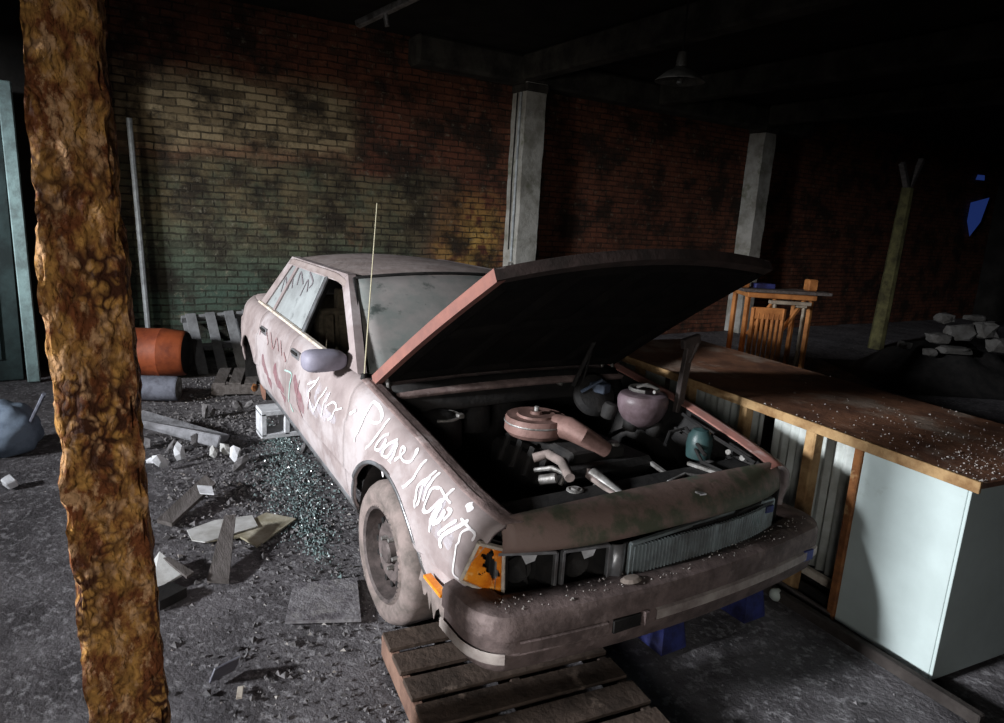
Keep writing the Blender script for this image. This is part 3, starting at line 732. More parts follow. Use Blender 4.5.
# ---- engine bay
def part(name, q, m_, sm=True, parent=None, **k): return q.build(name, m_, parent or car, sm, **k)
bay = lambda x, y, z: at(x, y, 2, z)
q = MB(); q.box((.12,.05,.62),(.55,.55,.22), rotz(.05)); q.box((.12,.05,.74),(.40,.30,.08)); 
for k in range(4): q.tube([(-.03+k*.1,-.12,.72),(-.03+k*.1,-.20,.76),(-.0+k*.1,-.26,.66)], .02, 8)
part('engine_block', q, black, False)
ac = bay(536,418,.86)
q = MB(); q.lathe([(.001,.035),(.025,.034),(.03,.022),(.06,.020),(.085,.024),(.09,.014),(.115,.012),(.135,.014),(.14,.004),(.142,-.05),(.125,-.07),(.001,-.07)], ac, n=44); a_c = part('air_cleaner', q, brown_cast)
q = MB(); q.tube([ac+Vector((0,0,.03)),ac+Vector((0,0,.055))], .011, 8); part('wing_nut', q, alu, parent=a_c)
q = MB(); q.lathe([(.143,-.008),(.145,-.012),(.143,-.016)], ac, n=44); part('chrome_band', q, alu, parent=a_c)
s0 = ac+Vector((.08,.06,-.02)); s1 = bay(583,436,.84); s2 = bay(606,450,.77)
q = MB(); q.tube([s0, (s0+s1)/2+Vector((0,0,.01)), s1, s2], [.055,.052,.046,.035], 14); 
part('air_duct', q, brown_cast, parent=a_c)
# reservoir
rv = bay(643,400,.90)
q = MB(); bm = bmesh.new(); bmesh.ops.create_uvsphere(bm, u_segments=24, v_segments=14, radius=1)
for v in bm.verts: v.co = Vector((v.co.x*.12, v.co.y*.13, (min(v.co.z,.5)*.075 if v.co.z>0 else v.co.z*.14)))
bm.verts.index_update(); q.add([v.co+rv for v in bm.verts], [[v.index for v in f.verts] for f in bm.faces]); bm.free()
rs = part('coolant_reservoir', q, tank)
q = MB(); q.tube([rv+Vector((.07*math.cos(a_),.07*math.sin(a_),.058)) for a_ in frange(0,5.6,18)], .009, 6); q.tube([rv+Vector((-.03,-.02,.06)), rv+Vector((.02,0,.085)), rv+Vector((.05,.05,.06))], .008, 6); part('filler_ring', q, alu, parent=rs)
# strut towers
for px, py, nm in ((440,418,0),(470,403,1)):
    c_ = bay(px, py, .84)
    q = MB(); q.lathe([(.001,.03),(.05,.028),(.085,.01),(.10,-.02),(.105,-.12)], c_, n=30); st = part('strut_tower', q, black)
    if nm: q = MB(); q.tube([c_+Vector((.02,-.075,.018)), c_+Vector((-.01,-.04,.032)), c_+Vector((-.03,0,.034))], .011, 6); part('yellow_tape', q, yellow, parent=st)
    else: q = MB(); q.tube([c_+Vector((.088*math.cos(a_),.088*math.sin(a_),.012)) for a_ in frange(-.6,2.2,12)], .007, 6); q.box(c_+Vector((.06,.07,.02)),(.03,.03,.02)); part('clamp', q, alu, parent=st)
# brake booster, master cylinder
bo = bay(594,395,.88)
q = MB(); q.lathe([(.001,.06),(.04,.055),(.10,.03),(.115,.0),(.10,-.04),(.001,-.05)], bo, (.75,-.1,.5), 30); bb = part('brake_booster', q, black)
q = MB(); q.box(bo+Vector((.04,0,.05)),(.09,.07,.05), rotz(.4)); q.tube([bo+Vector((.02,-.1,.03)), bo+Vector((.05,0,.09)), bo+Vector((.0,.1,.04))], .009, 6); part('master_cylinder', q, mat('blue_grey_cast',(.10,.13,.19),(.05,.06,.08),9,.45,.4,bump=.1), parent=bb)
q = MB(); q.box(bay(558,385,.90),(.06,.06,.06)); q.tube([bay(455,375,.93),bay(500,378,.92),bay(545,380,.92),bay(562,384,.92)], .010, 6); part('wiper_motor', q, alu)
# caps, hoses, belts
c_ = bay(613,444,.78); q = MB(); q.lathe([(.001,.012),(.026,.010),(.030,.0),(.024,-.012),(.024,-.03)], c_, n=24); part('radiator_cap', q, alu)
c_ = bay(575,491,.74); q = MB(); q.lathe([(.001,.012),(.012,.013),(.018,.006),(.026,.010),(.034,.006),(.034,-.03)], c_, n=24); part('oil_filler_cap', q, alu)
q = MB(); q.tube([bay(533,458,.78),bay(548,454,.80),bay(562,462,.80),bay(570,478,.78)], .020, 10); part('radiator_hose', q, rubber)
q = MB(); q.tube([bay(535,470,.74),bay(552,468,.77),bay(565,474,.76),bay(560,485,.72)], .010, 8); q.tube([bay(540,480,.74),bay(556,478,.76)], .02, 10); part('heater_hose', q, alu)
q = MB(); b0, b1 = bay(592,474,.77), bay(628,500,.73)
dx_ = (b1-b0); n_ = Vector((-dx_.y,dx_.x,0)).normalized()*.026
q.tube([b0+n_*1.0,b1+n_*.9,b1+dx_*.1,b1-n_*.9,b0-n_*1.0,b0-dx_*.12,b0+n_], .011, 8); part('fan_belt', q, rubber)
q = MB(); q.tube([b0, b0+dx_*.9], [.028,.018], 12); part('fan_shroud_tube', q, alu)
c_ = bay(572,466,.72)
for px, py, z, r_ in ((590,505,.70,.035),(560,500,.70,.03),(602,492,.70,.04)):
    q = MB(); q.lathe([(.001,.02),(r_*.5,.02),(r_*.6,.0),(r_,.005),(r_,-.02),(.001,-.03)], bay(px,py,z), (.8,.1,.4), 20); part('pulley', q, alu)
c_ = bay(700,440,.80)
q = MB(); q.lathe([(.001,.06),(.035,.05),(.055,.02),(.06,-.02),(.055,-.08),(.001,-.09)], c_, n=24); part('vacuum_canister', q, teal)
q = MB(); q.box(bay(735,455,.70),(.18,.13,.13), rotz(.1)); bt = part('battery', q, mat('battery_case',(.10,.075,.075),(.04,.03,.03),9,.6,bump=.2), False)
q = MB(); q.tube([bay(728,452,.765),bay(728,452,.785)], .012, 8); q.tube([bay(742,458,.765),bay(742,458,.785)], .012, 8); part('terminal', q, alu, parent=bt)
q = MB(); q.tube([bay(675,428,.80),bay(690,438,.78),bay(702,462,.76),bay(728,474,.76),bay(745,470,.76)], .008, 6); q.tube([bay(665,445,.76),bay(670,432,.80),bay(686,428,.82),bay(705,455,.78)], .009, 6); part('wiring_harness', q, black)
q = MB(); q.beam(bay(688,463,.75), bay(724,475,.75), .02, .015); q.beam(bay(650,462,.70), bay(672,478,.70), .02, .015); q.tube([bay(668,482,.74),bay(685,474,.75),bay(700,476,.74)], .007, 8); part('bay_bracket', q, alu, False)
q = MB(); q.box((.66,0,.66),(.05,1.2,.12)); q.box((.62,.0,.735),(.12,1.25,.015)); part('radiator_support', q, black, False)
q = MB(); q.beam(bay(650,480,.72),bay(715,478,.72),.05,.015); part('support_plate', q, header, False)
for px, py, z in ((655,425,.78),(632,420,.80),(610,408,.84)):
    q = MB(); q.lathe([(.001,.03),(.03,.025),(.04,0),(.035,-.05),(.001,-.06)], bay(px,py,z), (.2,.1,1), 18); part('sensor_cap', q, black)
# small loose bits: inner fender cable on the pink lip
q = MB(); q.tube([bay(683,414,.86),bay(710,434,.83),bay(740,453,.80),bay(755,463,.78)], .009, 6); part('inner_lip_cable', q, black)
# props
a, b = bay(677,412,.84), at(690,343,1,.70)
q = MB(); q.beam(a, b, .045, .03, (1,0,0)); q.beam(b-Vector((.0,.05,.005)), b+Vector((.0,.06,.02)), .03, .05); q.tube([b+Vector((.01,.045,.0)), b-(b-a)*.28+Vector((.01,.005,0))], .011, 6); part('hood_strut', q, mat('strut_steel',(.055,.045,.042),(.1,.08,.075),9,.6,.3,bump=.2), False)
a, b = at(573,386,2,.94), at(597,336,0,-.10)
q = MB(); q.tube([a, b], .011, 8); q.tube([at(582,384,2,.94), at(592,350,0,-.2)], .006, 6); part('prop_rod', q, black)
# antenna
a = at(364,379,1,-.74); b = at(377,203,1,-.74)
q = MB(); q.tube([a, a+(b-a)*.5, b], [.0035,.003,.002], 6); an = part('antenna', q, mat('antenna_steel',(.6,.55,.38),None,5,.4,.3,bump=0))
q = MB(); q.lathe([(.001,.03),(.012,.025),(.018,0)], a, n=14); part('antenna_base', q, black, parent=an)

# ---- graffiti: strokes on the painted side (pixel digitised, laid on the body surface)
def on_side(x, y):
    d = (at(x, y, 1, -.80)-CAM).normalized(); t0 = (at(x, y, 1, -.90)-CAM).length
    for k in range(400):
        p = CAM+d*(t0+k*.002)
        X = max(-3.4, min(.775, p.x)); zt = lerp(X, ZT)
        if p.z <= zt-.002 and -p.y <= side_w(X, p.z): return Vector((p.x, p.z))
    p = at(x, y, 1, -.82); return Vector((p.x, p.z))
def smooth(pts, n=6):
    out = []
    for i in range(len(pts)-1):
        p0 = pts[max(i-1,0)]; p1 = pts[i]; p2 = pts[i+1]; p3 = pts[min(i+2,len(pts)-1)]
        for k in range(n):
            t = k/n; out.append(.5*((2*p1)+(-p0+p2)*t+(2*p0-5*p1+4*p2-p3)*t*t+(-p0+3*p1-3*p2+p3)*t**3))
    out.append(pts[-1]); return out
def stroke(q, pix, w_, to=on_side, surf=None, lift=.0035):
    pts = smooth([to(*p) for p in pix]); o_ = len(q.v)
    for i, p in enumerate(pts):
        d_ = pts[min(i+1,len(pts)-1)]-pts[max(i-1,0)]
        if d_.length < 1e-6: d_ = Vector((1,0))
        d_.normalize(); nn = Vector((-d_.y, d_.x))
        ww = w_*(.7+.5*abs(noise.noise(Vector((i*.3,p.x*9,p.y*9)))))
        if i in (0, len(pts)-1): ww *= .4
        for s_ in ((-.5, -.25, 0, .25, .5)):
            r = p+nn*ww*s_; X, z = r.x, r.y
            zt, zb = lerp(X, ZT)-.002, lerp(X, ZB)+.005; z = max(zb, min(zt, z))
            q.v.append(surf(X, z) if surf else Vector((X, -(side_w(X, z)+lift), z)))
    for i in range(len(pts)-1):
        for k in range(4): q.f.append((o_+i*5+k, o_+(i+1)*5+k, o_+(i+1)*5+k+1, o_+i*5+k+1))
G = [ # on the door
 ([(320,377),(314,386),(309,394),(311,404),(314,412)],.016), ([(328,387),(321,397),(314,412)],.016), ([(331,392),(324,404),(322,416)],.013),
 ([(326,408),(333,402),(337,406),(333,416),(328,420)],.013), ([(318,380),(308,384)],.012), ([(336,410),(343,408)],.012),
 ([(350,414),(357,410)],.013),
 # on the fender: capital P and the letters after it
 ([(355,442),(359,431),(364,419),(370,408),(374,401)],.015), ([(374,401),(380,406),(383,413),(382,420),(377,423),(371,421)],.014),
 ([(391,418),(384,427),(378,435),(366,449)],.016),
 ([(390,434),(384,436),(378,443),(376,449),(381,449),(387,440),(385,446),(384,453)],.015),
 ([(399,440),(391,443),(384,450),(383,456),(389,456),(398,444),(394,456),(386,464),(383,470),(384,477)],.017),
 ([(386,464),(391,462),(388,469)],.024),
 ([(395,460),(401,456),(406,450),(403,447),(401,455),(405,461),(412,461),(417,454),(418,448)],.014),
 ([(428,459),(421,467),(415,477),(408,484),(402,488)],.016),
 ([(438,470),(429,478),(419,486),(417,496),(416,508)],.016), ([(441,472),(433,481),(427,491),(424,501)],.016), ([(432,476),(425,486)],.014), ([(424,484),(420,500),(418,506)],.014),
 ([(441,488),(434,488),(429,496),(425,507),(428,512),(436,505),(443,499)],.014),
 ([(455,488),(449,494),(442,502),(434,514),(431,522),(430,532)],.016), ([(443,503),(437,513),(433,522),(440,520),(446,510)],.026), ([(448,508),(452,512),(444,520)],.016),
 ([(441,487),(447,497),(452,503)],.010), ([(469,503),(472,511)],.018),
 ([(470,520),(460,526),(449,532),(441,540),(442,548)],.020), ([(458,520),(447,527),(439,535)],.016), ([(462,518),(472,530)],.012),
 ([(473,541),(476,534),(470,529),(462,533),(457,545),(455,560),(454,573),(460,579)],.011),
]
q = MB()
for s_, w_ in G[:6]: stroke(q, s_, w_*.95)
part('white_graffiti', q, white_sp, False); q = MB()
stroke(q, G[6][0], .015); part('white_graffiti', q, white_sp, False); q = MB()
for s_, w_ in G[7:14]: stroke(q, s_, w_*.95)
part('white_graffiti', q, white_sp, False); q = MB()
for s_, w_ in G[14:]: stroke(q, s_, w_*.95)
part('white_graffiti', q, white_sp, False)
haze_m = mat('spray_haze',(.66,.64,.70),None,30,.8,bump=0,alpha=(.0,.42)); patch_m = mat('mauve_patch',(.22,.10,.115),(.30,.17,.18),12,.75,bump=0,alpha=(.35,.9))
for s_ in [[(312,380),(308,400),(318,416)],[(322,384),(316,400),(326,420)],[(328,392),(326,412),(336,420)],[(386,436),(382,456),(390,470)],[(396,440),(390,462)],[(432,478),(420,498)],[(446,498),(434,520),(442,538)],[(456,520),(446,536),(452,546)]]: q = MB(); stroke(q, s_, .06, lift=.0018); part('spray_haze', q, haze_m, False)
for s_, w_ in [([(262,356),(266,372),(272,388)],.10),([(274,366),(278,382),(286,398)],.12),([(294,376),(298,394),(304,412)],.09)]: q = MB(); stroke(q, s_, w_, lift=.0012); part('mauve_patch', q, patch_m, False)
q = MB()
for s_ in [[(267,330),(268,345)],[(271,332),(273,349),(277,338),(279,352)],[(281,340),(282,356)],[(262,325),(260,335)],[(284,352),(286,362)]]: stroke(q, s_, .014)
for s_ in [[(300,380),(297,400),(303,418)],[(311,392),(308,410)]]: stroke(q, s_, .012)
part('mauve_scrawl', q, pink_sp, False)
q = MB()
for s_ in [[(285,370),(292,374),(290,386),(291,404),(294,412)]]: stroke(q, s_, .012)
part('green_scrawl', q, green_sp, False)
# finger drawn scrawl in the dust of the rear door glass and windscreen
def on_glass(x, y):
    w_ = .67
    for _ in range(5): p = at(x, y, 1, -w_); w_ = gy(p.z)-.006
    return Vector((p.x, p.z))
q = MB()
for s_ in [[(281,292),(286,277),(287,290),(293,274),(292,288)],[(297,285),(301,272),(303,284)],[(300,296),(308,280),(307,292)],[(310,272),(313,282),(309,288)]]:
    pts = smooth([on_glass(*p) for p in s_]); o_ = len(q.v)
    for i, p in enumerate(pts):
        d_ = (pts[min(i+1,len(pts)-1)]-pts[max(i-1,0)]).normalized(); nn = Vector((-d_.y,d_.x))
        for k in (-.5,.5): r = p+nn*.012*k; q.v.append(Vector((r.x, -(gy(r.y)-.004), r.y)))
    q.f += [(o_+2*i,o_+2*i+2,o_+2*i+3,o_+2*i+1) for i in range(len(pts)-1)]
part('glass_scrawl', q, mat('wiped_glass',(.16,.14,.15),None,5,.6,bump=0), False)

# ================================================================== COUNTER
K0 = Vector((1.345, 1.012, 0)); kd = Vector((-1, .108, 0)).normalized(); kn = Vector((kd.y*-1, kd.x, 0)); kn = Vector((.108,1,0)).normalized()
def kp(a, b, z): return K0+kd*a+kn*b+Vector((0,0,z))     # a along the front to the left, b back from the front face
KR = Matrix((kd, -kn, Vector((0,0,1)))).transposed()
cn = thing('work_counter', kp(1.3,.5,0), 'long workshop counter with rusty brown top and white front panel, right of the car', 'counter')
def kbox(q, a0, a1, b0, b1, z0, z1, j=0):
    q.box(kp((a0+a1)/2,(b0+b1)/2,(z0+z1)/2), (a1-a0, b1-b0, z1-z0), KR, jit=j); return q
kbox(MB(), -.05, 2.75, -.012, 1.0, .855, .88).build('worktop', topm, cn)
kbox(MB(), -.05, 2.75, -.024, -.010, .838, .884).build('front_edging', wood_e, cn)
kbox(MB(), .0, .445, 0, .015, .01, .85).build('front_panel', panelm, cn)
kbox(MB(), -.012, .003, 0.005, .95, .01, .85).build('end_panel', panelm, cn)
kbox(MB(), .445, .485, -.015, .03, .0, .855).build('stud', rustpost, cn)
kbox(MB(), .70, .76, -.005, .06, .0, .855).build('stud', wood_e, cn)
for a_ in (1.15, 1.6, 2.1, 2.6): kbox(MB(), a_, a_+.05, .0, .06, .0, .855).build('stud', wood_e, cn)
kbox(MB(), .80, .83, .10, .14, .0, .855).build('stud', wood, cn)
for a0, a1 in ((.49,1.10),(1.18,2.0),(2.05,2.7)):
    q = MB(); n = int((a1-a0)/.012)
    q.grid(lambda a_, z: kp(a_, .17+.012*math.sin(a_/.055*2*PI), z), frange(a0,a1,n), [.10,.4,.85]); q.build('corrugated_sheet', corr, cn, True, solid=.003)
kbox(MB(), .46, 2.7, -.02, .0, .0, .035).build('floor_rail', wood, cn)
kbox(MB(), .46, 2.7, .05, .08, .0, .05).build('floor_rail', black, cn)
kbox(MB(), .49, 1.1, .12, .155, .06, .10).build('ledge', cream, cn)
kbox(MB(), .0, 2.7, .95, .97, .01, .85).build('back_panel', wood, cn)
q = MB()   # crumbs on the counter
for i in range(520):
    k_ = random.choice([(.12,.35,.16),(.30,.5,.2),(.05,.12,.1),(.45,.3,.25),(.7,.5,.45)]); u = max(-.04,random.gauss(k_[0],k_[2])); v_ = min(.97,max(0,random.gauss(k_[1],k_[2]))); c_ = kp(u, v_, .884); s_ = random.uniform(.002,.007)*(1.8 if random.random()<.06 else 1)
    q.add([c_+Vector((random.uniform(-s_,s_),random.uniform(-s_,s_),0)) for _ in range(3)]+[c_+Vector((0,0,s_*.9))], [(0,1,3),(1,2,3),(2,0,3),(0,2,1)])
tag(q.build('plaster_crumbs', leafd), 'white plaster crumbs strewn over the rusty worktop', 'crumbs', kind='stuff')
# sill plank outside counter
q = MB(); q.beam(kp(1.2,-.14,.03), kp(-.25,-.07,.03), .04, .05); tag(q.build('sill_plank', mat('dark_plank',(.05,.042,.038),(.025,.02,.018),6,.9,bump=.4)), 'dark narrow plank on floor along the foot of the white counter', 'plank')

# ================================================================== PALLETS, STANDS
def pallet(name, M4, L_, W_, nsl, m_, label, mside=None, fill=.78):
    o_ = M4.translation; t = thing(name, o_, label, 'pallet')
    R3 = M4.to_3x3()
    def bx_(nm, c, d, m2): q = MB(); q.box(o_+R3@Vector(c), d, R3, jit=.002); return q.build(nm, m2, t)
    for y in (-W_/2+.02, 0, W_/2-.02): bx_('stringer', (0,y,.055), (L_,.04,.09), mside if (mside and y<0) else m_)
    sw = L_/nsl
    for k in range(nsl): bx_('deck_board', (-L_/2+sw*(k+.5),0,.11), (sw*fill,W_,.018), m_)
    for k in range(3): bx_('bottom_board', (-L_/2+.06+(L_-.12)*k/2,0,.009), (.09,W_,.014), m_)
    return t
pM = Matrix.Translation((.845,-.585,.003)) @ Matrix.Rotation(math.radians(-7),4,'Z')
pallet('wooden_pallet', pM, 1.15, .78, 8, woodb, 'brown wooden pallet on the floor under the front bumper', mat('worn_stringer', (.25,.15,.11), (.14,.08,.06), 9, .85, bump=.4))
pc_ = at(225,345,0,-5.15)
TLp = at(180,314,0,-5.42); TRp = at(246,309,0,-5.42); BLp = at(212,366,2,.05)
ue = (TRp-TLp).normalized(); ve = (BLp-TLp).normalized(); ne = ve.cross(ue).normalized(); ne = -ne if ne.z < 0 else ne
ve = ne.cross(ue).normalized() if ne.cross(ue).dot(ve) > 0 else -ne.cross(ue).normalized()
ce = TLp+ue*.58+ve*.42
pM = Matrix((ue, -ve if ue.cross(-ve).dot(ne) > 0 else ve, ne)).transposed().to_4x4(); pM.translation = ce-ne*.11
greyw = mat('pale_grey_slats', (.20,.205,.215), (.12,.12,.125), 6, .85, bump=.3)
pallet('wooden_pallet', pM, 1.15, .82, 6, greyw, 'grey slatted pallet leaning against the brick wall behind the car tail', None, .52)
pM = Matrix.Translation((-4.10,-.45,.0)) @ Matrix.Rotation(math.radians(75),4,'Z')
pallet('wooden_pallet', pM, .8, .6, 6, wood, 'dark grey pallet lying flat between leaning pallet and car tail')

def stand(name, x, y, h, label):
    t = thing(name, (x,y,0), label, 'jack stand')
    q = MB(); q.lathe([(.10,0),(.10,.012),(.045,h*.75),(.045,h*.78)], (x,y,0), n=4); q.build('base', bluem, t)
    q = MB(); q.tube([(x,y,h*.6),(x,y,h-.02)], .02, 10); q.box((x,y,h-.01),(.05,.10,.02)); q.build('ratchet_post', alu, t)
a = at(665,645); stand('jack_stand', a.x-.02, a.y, .40, 'blue steel jack stand under the middle of the front bumper')
a = at(742,612); stand('jack_stand', a.x, a.y, .40, 'blue steel jack stand under the far end of the front bumper')

# block under the tail: hollow concrete block
B0 = at(285,434)
t = thing('concrete_block', (B0.x,B0.y,0), 'white hollow concrete block propping up the car behind the rear door', 'block')
q = MB()
for z in (.02,.20): q.box((B0.x-.02,B0.y,z+.0),(.2,.38,.04))
for y in (-.17,0,.17): q.box((B0.x-.02,B0.y+y,.11),(.2,.04,.18))
q.build('block_body', white_m, t)
q = MB(); q.box((B0.x-.02,B0.y,.31),(.12,.10,.175)); q.build('timber_packer', wood, t)

# ================================================================== THINGS AT THE LEFT REAR
dc = at(148, 352, 2, .243); ax = (rt*.98+Vector((0,0,-.02))+fw*.15).normalized(); dz = .235
t = thing('steel_drum', (dc.x,dc.y,0), 'orange steel drum lying on its side beside the blistered post', 'drum')
ax.z = 0; ax.normalize()
q = MB(); q.lathe([(.001,-.40),(.22,-.40),(.235,-.39),(.235,-.15),(.243,-.13),(.235,-.11),(.235,.12),(.243,.14),(.237,.16),(.22,.34),(.205,.36)], dc, ax, 40); q.build('drum_body', drum_m, t, True)
q = MB(); q.lathe([(.205,.36),(.20,.35),(.19,.33),(.001,.33)], dc, ax, 40); q.build('drum_head', black, t, True)
q = MB(); q.box((dc.x,dc.y,dc.z/2-.125),(.5,.3,max(.02,dc.z-.25))) if dc.z>.28 else None
print('drum', dc)
rc = at(150, 388, 2, .110)
t = thing('carpet_roll', (rc.x,rc.y,0), 'grey-blue roll lying below the orange drum', 'roll')
q = MB(); q.lathe([(.001,-.32),(.10,-.32),(.108,-.3),(.108,.22),(.10,.235)], rc, ax, 30); q.build('roll_body', roll_m, t, True)
q = MB(); q.lathe([(.10,.235),(.045,.24),(.035,.225),(.001,.2)], rc, ax, 30); q.build('roll_end', alu, t, True)
# splintered beam
a, b = at(136,418,2,.12), at(224,440,2,.07)
q = MB(); q.beam(a, b, .13, .07, jit=.02); tag(q.build('splintered_beam', mat('bleached_wood',(.27,.27,.29),(.15,.15,.16),7,.9,bump=.5)), 'pale splintered timber beam lying below the grey-blue roll', 'timber')
# sack at left
bg = dep(8, 452, 4.6)
q = MB(); bm = bmesh.new(); bmesh.ops.create_icosphere(bm, subdivisions=4, radius=1)
bz = max(.12, bg.z)
for v in bm.verts:
    n_ = noise.noise(v.co*2.2)*.16; v.co = Vector((v.co.x*.22, v.co.y*.20, v.co.z*.20))*(1+n_)
    if v.co.z < -.14: v.co.z = -.14
bm.verts.index_update(); q.add([v.co+Vector((bg.x,bg.y,.14)) for v in bm.verts], [[v.index for v in f.verts] for f in bm.faces]); bm.free()
tag(q.build('rubbish_sack', bluebag, None, True), 'pale blue rubbish sack on the floor at the left edge', 'sack')
a = at(10,487); q = MB(); q.box((a.x,a.y,.03),(.08,.06,.055), eul(.3,.2,.5), jit=.006); tag(q.build('torn_carton', white_m), 'small bluish white carton on the floor below the pale blue sack', 'carton')
a, b = at(22,440,2,.05), dep(44,394,4.3)
q = MB(); q.tube([a, b], .012, 7); tag(q.build('leaning_stick', roll_m), 'thin pale stick leaning between the sack and the post', 'stick')

# ================================================================== FLOOR LITTER
def slab(name, pix, th, m_, label, cat, z=.004, tilt=0, group=None):
    pts = [at(x, y, 2, z) for x, y in pix]
    if tilt: 
        for i, p in enumerate(pts): p.z += tilt[i]
    q = MB(); q.prism(pts, (0,0,th)); return tag(q.build(name, m_), label, cat, group)
slab('sheet_board', [(190,535),(232,519),(250,522),(266,514),(296,520),(257,548),(240,538),(205,543)], .010, sheet, 'large mottled pale sheet lying flat among the rubble', 'board')
slab('paper_sheet', [(187,531),(215,521),(252,516),(258,527),(205,543),(192,541)], .006, paper, 'torn white paper lying on the mottled pale sheet', 'paper', z=.018)
slab('torn_plank', [(225,535),(236,534),(229,584),(207,583)], .022, wood, 'grey plank propped on the mottled sheet', 'plank', z=.005, tilt=[.09,.09,0,0])
slab('torn_plank', [(157,523),(172,527),(216,496),(206,487)], .022, wood, 'grey plank left of the torn paper, with a white scrap on its end', 'plank', z=.005, tilt=[0,0,.06,.06])
slab('white_scrap', [(197,486),(212,487),(214,495),(200,494)], .006, white_m, 'small bright white scrap resting on the grey plank end', 'scrap', z=.095)
slab('louvre_panel', [(150,568),(160,563),(184,579),(152,594)], .012, paper, 'white slatted panel beside the blistered post', 'panel', z=.012, tilt=[.0,.05,.02,0])
slab('dark_batten', [(163,560),(170,559),(194,574),(187,579)], .012, wood, 'dark batten lying over the white slatted panel', 'batten', z=.055)
slab('dark_brick', [(152,598),(172,591),(187,597),(160,611)], .045, black, 'dark charred brick near the foot of the blistered post', 'brick')
slab('floor_tile', [(285,624),(293,586),(357,580),(361,622)], .014, mat('grimy_tile',(.25,.24,.25),(.11,.10,.11),12,.8,bump=.6,third=(.22,.21,.21),t3=.58,s3=18), 'square grimy floor slab beside the front tyre of the car', 'slab')
slab('chrome_strip', [(364,575),(372,572),(385,606),(378,608)], .01, cream, 'chipped pale strip leaning at the foot of the front tyre', 'strip', z=.006)
a = at(225,680)
q = MB(); q.box((a.x,a.y,.045),(.008,.10,.09), eul(0,.5,.35)); tag(q.build('glass_shard', mat('clear_shard',(.30,.30,.34),(.18,.18,.22),8,.3,bump=.1)), 'upright glass shard alone on the near floor', 'shard')
a = at(240,694); q = MB(); q.box((a.x,a.y,.006),(.02,.06,.01), rotz(1.3)); tag(q.build('bottle_cap', cream), 'small pale chip on the near floor beside the glass shard', 'chip')
a = at(775,600); q = MB(); q.lathe([(.001,.0),(.018,.003),(.028,.014),(.032,.030),(.028,.047),(.016,.058),(.001,.061)], a, n=24); tag(q.build('small_ball', mat('pale_ball',(.5,.56,.52),(.4,.45,.42),9,.5,bump=.1), None, True), 'small pale round ball on the floor by the counter', 'ball')
# scattered lumps & scraps
scr = [(152,463,'white'),(160,470,'white'),(180,461,'white'),(214,458,'w2'),(226,455,'w2'),(235,463,'white'),(213,416,'w3'),(262,415,'rust'),(188,482,'w3'),(146,447,'w3'),(240,470,'w3'),(172,452,'w3'),(305,452,'w3'),(196,448,'w3'),(205,418,'w3'),(255,395,'rust'),(250,408,'w3'),(238,412,'w3')]
pos = [('left of the plank','near the pallet')]
for i, (x, y, k) in enumerate(scr):
    a = at(x, y); s_ = random.uniform(.03,.06)
    q = MB(); bm = bmesh.new(); bmesh.ops.create_icosphere(bm, subdivisions=1, radius=1); rr = eul(random.random()*3,random.random()*3,random.random()*3)
    for v in bm.verts: v.co = rr @ Vector((v.co.x*s_*1.3, v.co.y*s_*.8, v.co.z*s_*.5))*(1+random.uniform(-.25,.25))
    mz = min(v.co.z for v in bm.verts); bm.verts.index_update(); q.add([v.co+Vector((a.x,a.y,-mz)) for v in bm.verts], [[v.index for v in f.verts] for f in bm.faces]); bm.free()
    tag(q.build('rubble_lump', {'white':white_m,'w2':paper,'w3':gravel,'rust':rustpost}[k]), 
        {'white':'bright white plaster lump in the rubble between beam and mottled sheet','w2':'off-white plaster lump right of the splintered beam','w3':'grey rubble lump on the floor left of the car','rust':'rust coloured rubble lump by the car tail'}[k], 'rubble',
        {'white':'bright white plaster lumps','w2':'off-white plaster lumps','w3':'grey rubble lumps','rust':'rust coloured lumps'}[k])
def scatter(name, n, region, s0, s1, m_, label, cat, flat=.6):
    q = MB()
    for i in range(n):
        a = region(); 
        if a is None: continue
        s_ = random.uniform(s0, s1)*(1+1.5*(random.random()**6)); th = random.random()*6.3
        vs = [a+Vector((math.cos(th+k*2.1)*s_*random.uniform(.6,1.2), math.sin(th+k*2.1)*s_*random.uniform(.6,1.2), -.004)) for k in range(3)]+[a+Vector((random.uniform(-s_,s_)*.3,random.uniform(-s_,s_)*.3,s_*flat*random.uniform(.5,1.2)))]
        q.add(vs, [(0,1,3),(1,2,3),(2,0,3),(0,2,1)])
    return tag(q.build(name, m_), label, cat, kind='stuff')
def reg1():
    x, y = random.uniform(-4.6,.6), random.gauss(-1.05,.32)
    if x < -3.4 and random.random() < .7: return None
    if y < -2.2 or y > -.3: return None
    if random.random() > (1 if x < -.9 else .35): return None
    return Vector((x, y, 0))
scatter('rubble_grit', 5200, reg1, .004, .014, gravel, 'dark grit and small rubble strewn on floor left of the car', 'grit')
scatter('plaster_flakes', 600, reg1, .003, .012, leafd, 'pale flakes mixed in the rubble left of the car', 'flakes', .4)
def reg2():
    t_ = random.random(); c_ = at(292,430).lerp(at(338,545), t_); r = .03+.22*math.sin(t_*PI)
    return Vector((c_.x+random.gauss(0,.16), c_.y+random.gauss(-.12,r*.5), 0.002))
scatter('glass_crumbs', 2600, reg2, .0025, .007, glassbit, 'teal broken safety glass crumbs spilled beside the car doors', 'glass', .8)
def reg3():
    return Vector((random.uniform(.2,2.4), random.uniform(-1.8,1.0) if random.random()<.7 else random.uniform(-1.4,-.8), 0))
scatter('floor_grit', 1100, reg3, .0015, .005, gravel, 'fine dark grit on the near floor around the pallet', 'grit')
def reg4():
    X = random.uniform(-2.35,-1.25) if random.random()<.5 else -1.3; y = random.uniform(-.55,.55)
    return Vector((X, y, roofz(X,y)+.004)) if random.random()<.3 else ws(1,y)+Vector((random.uniform(-.15,.0),0,.02))
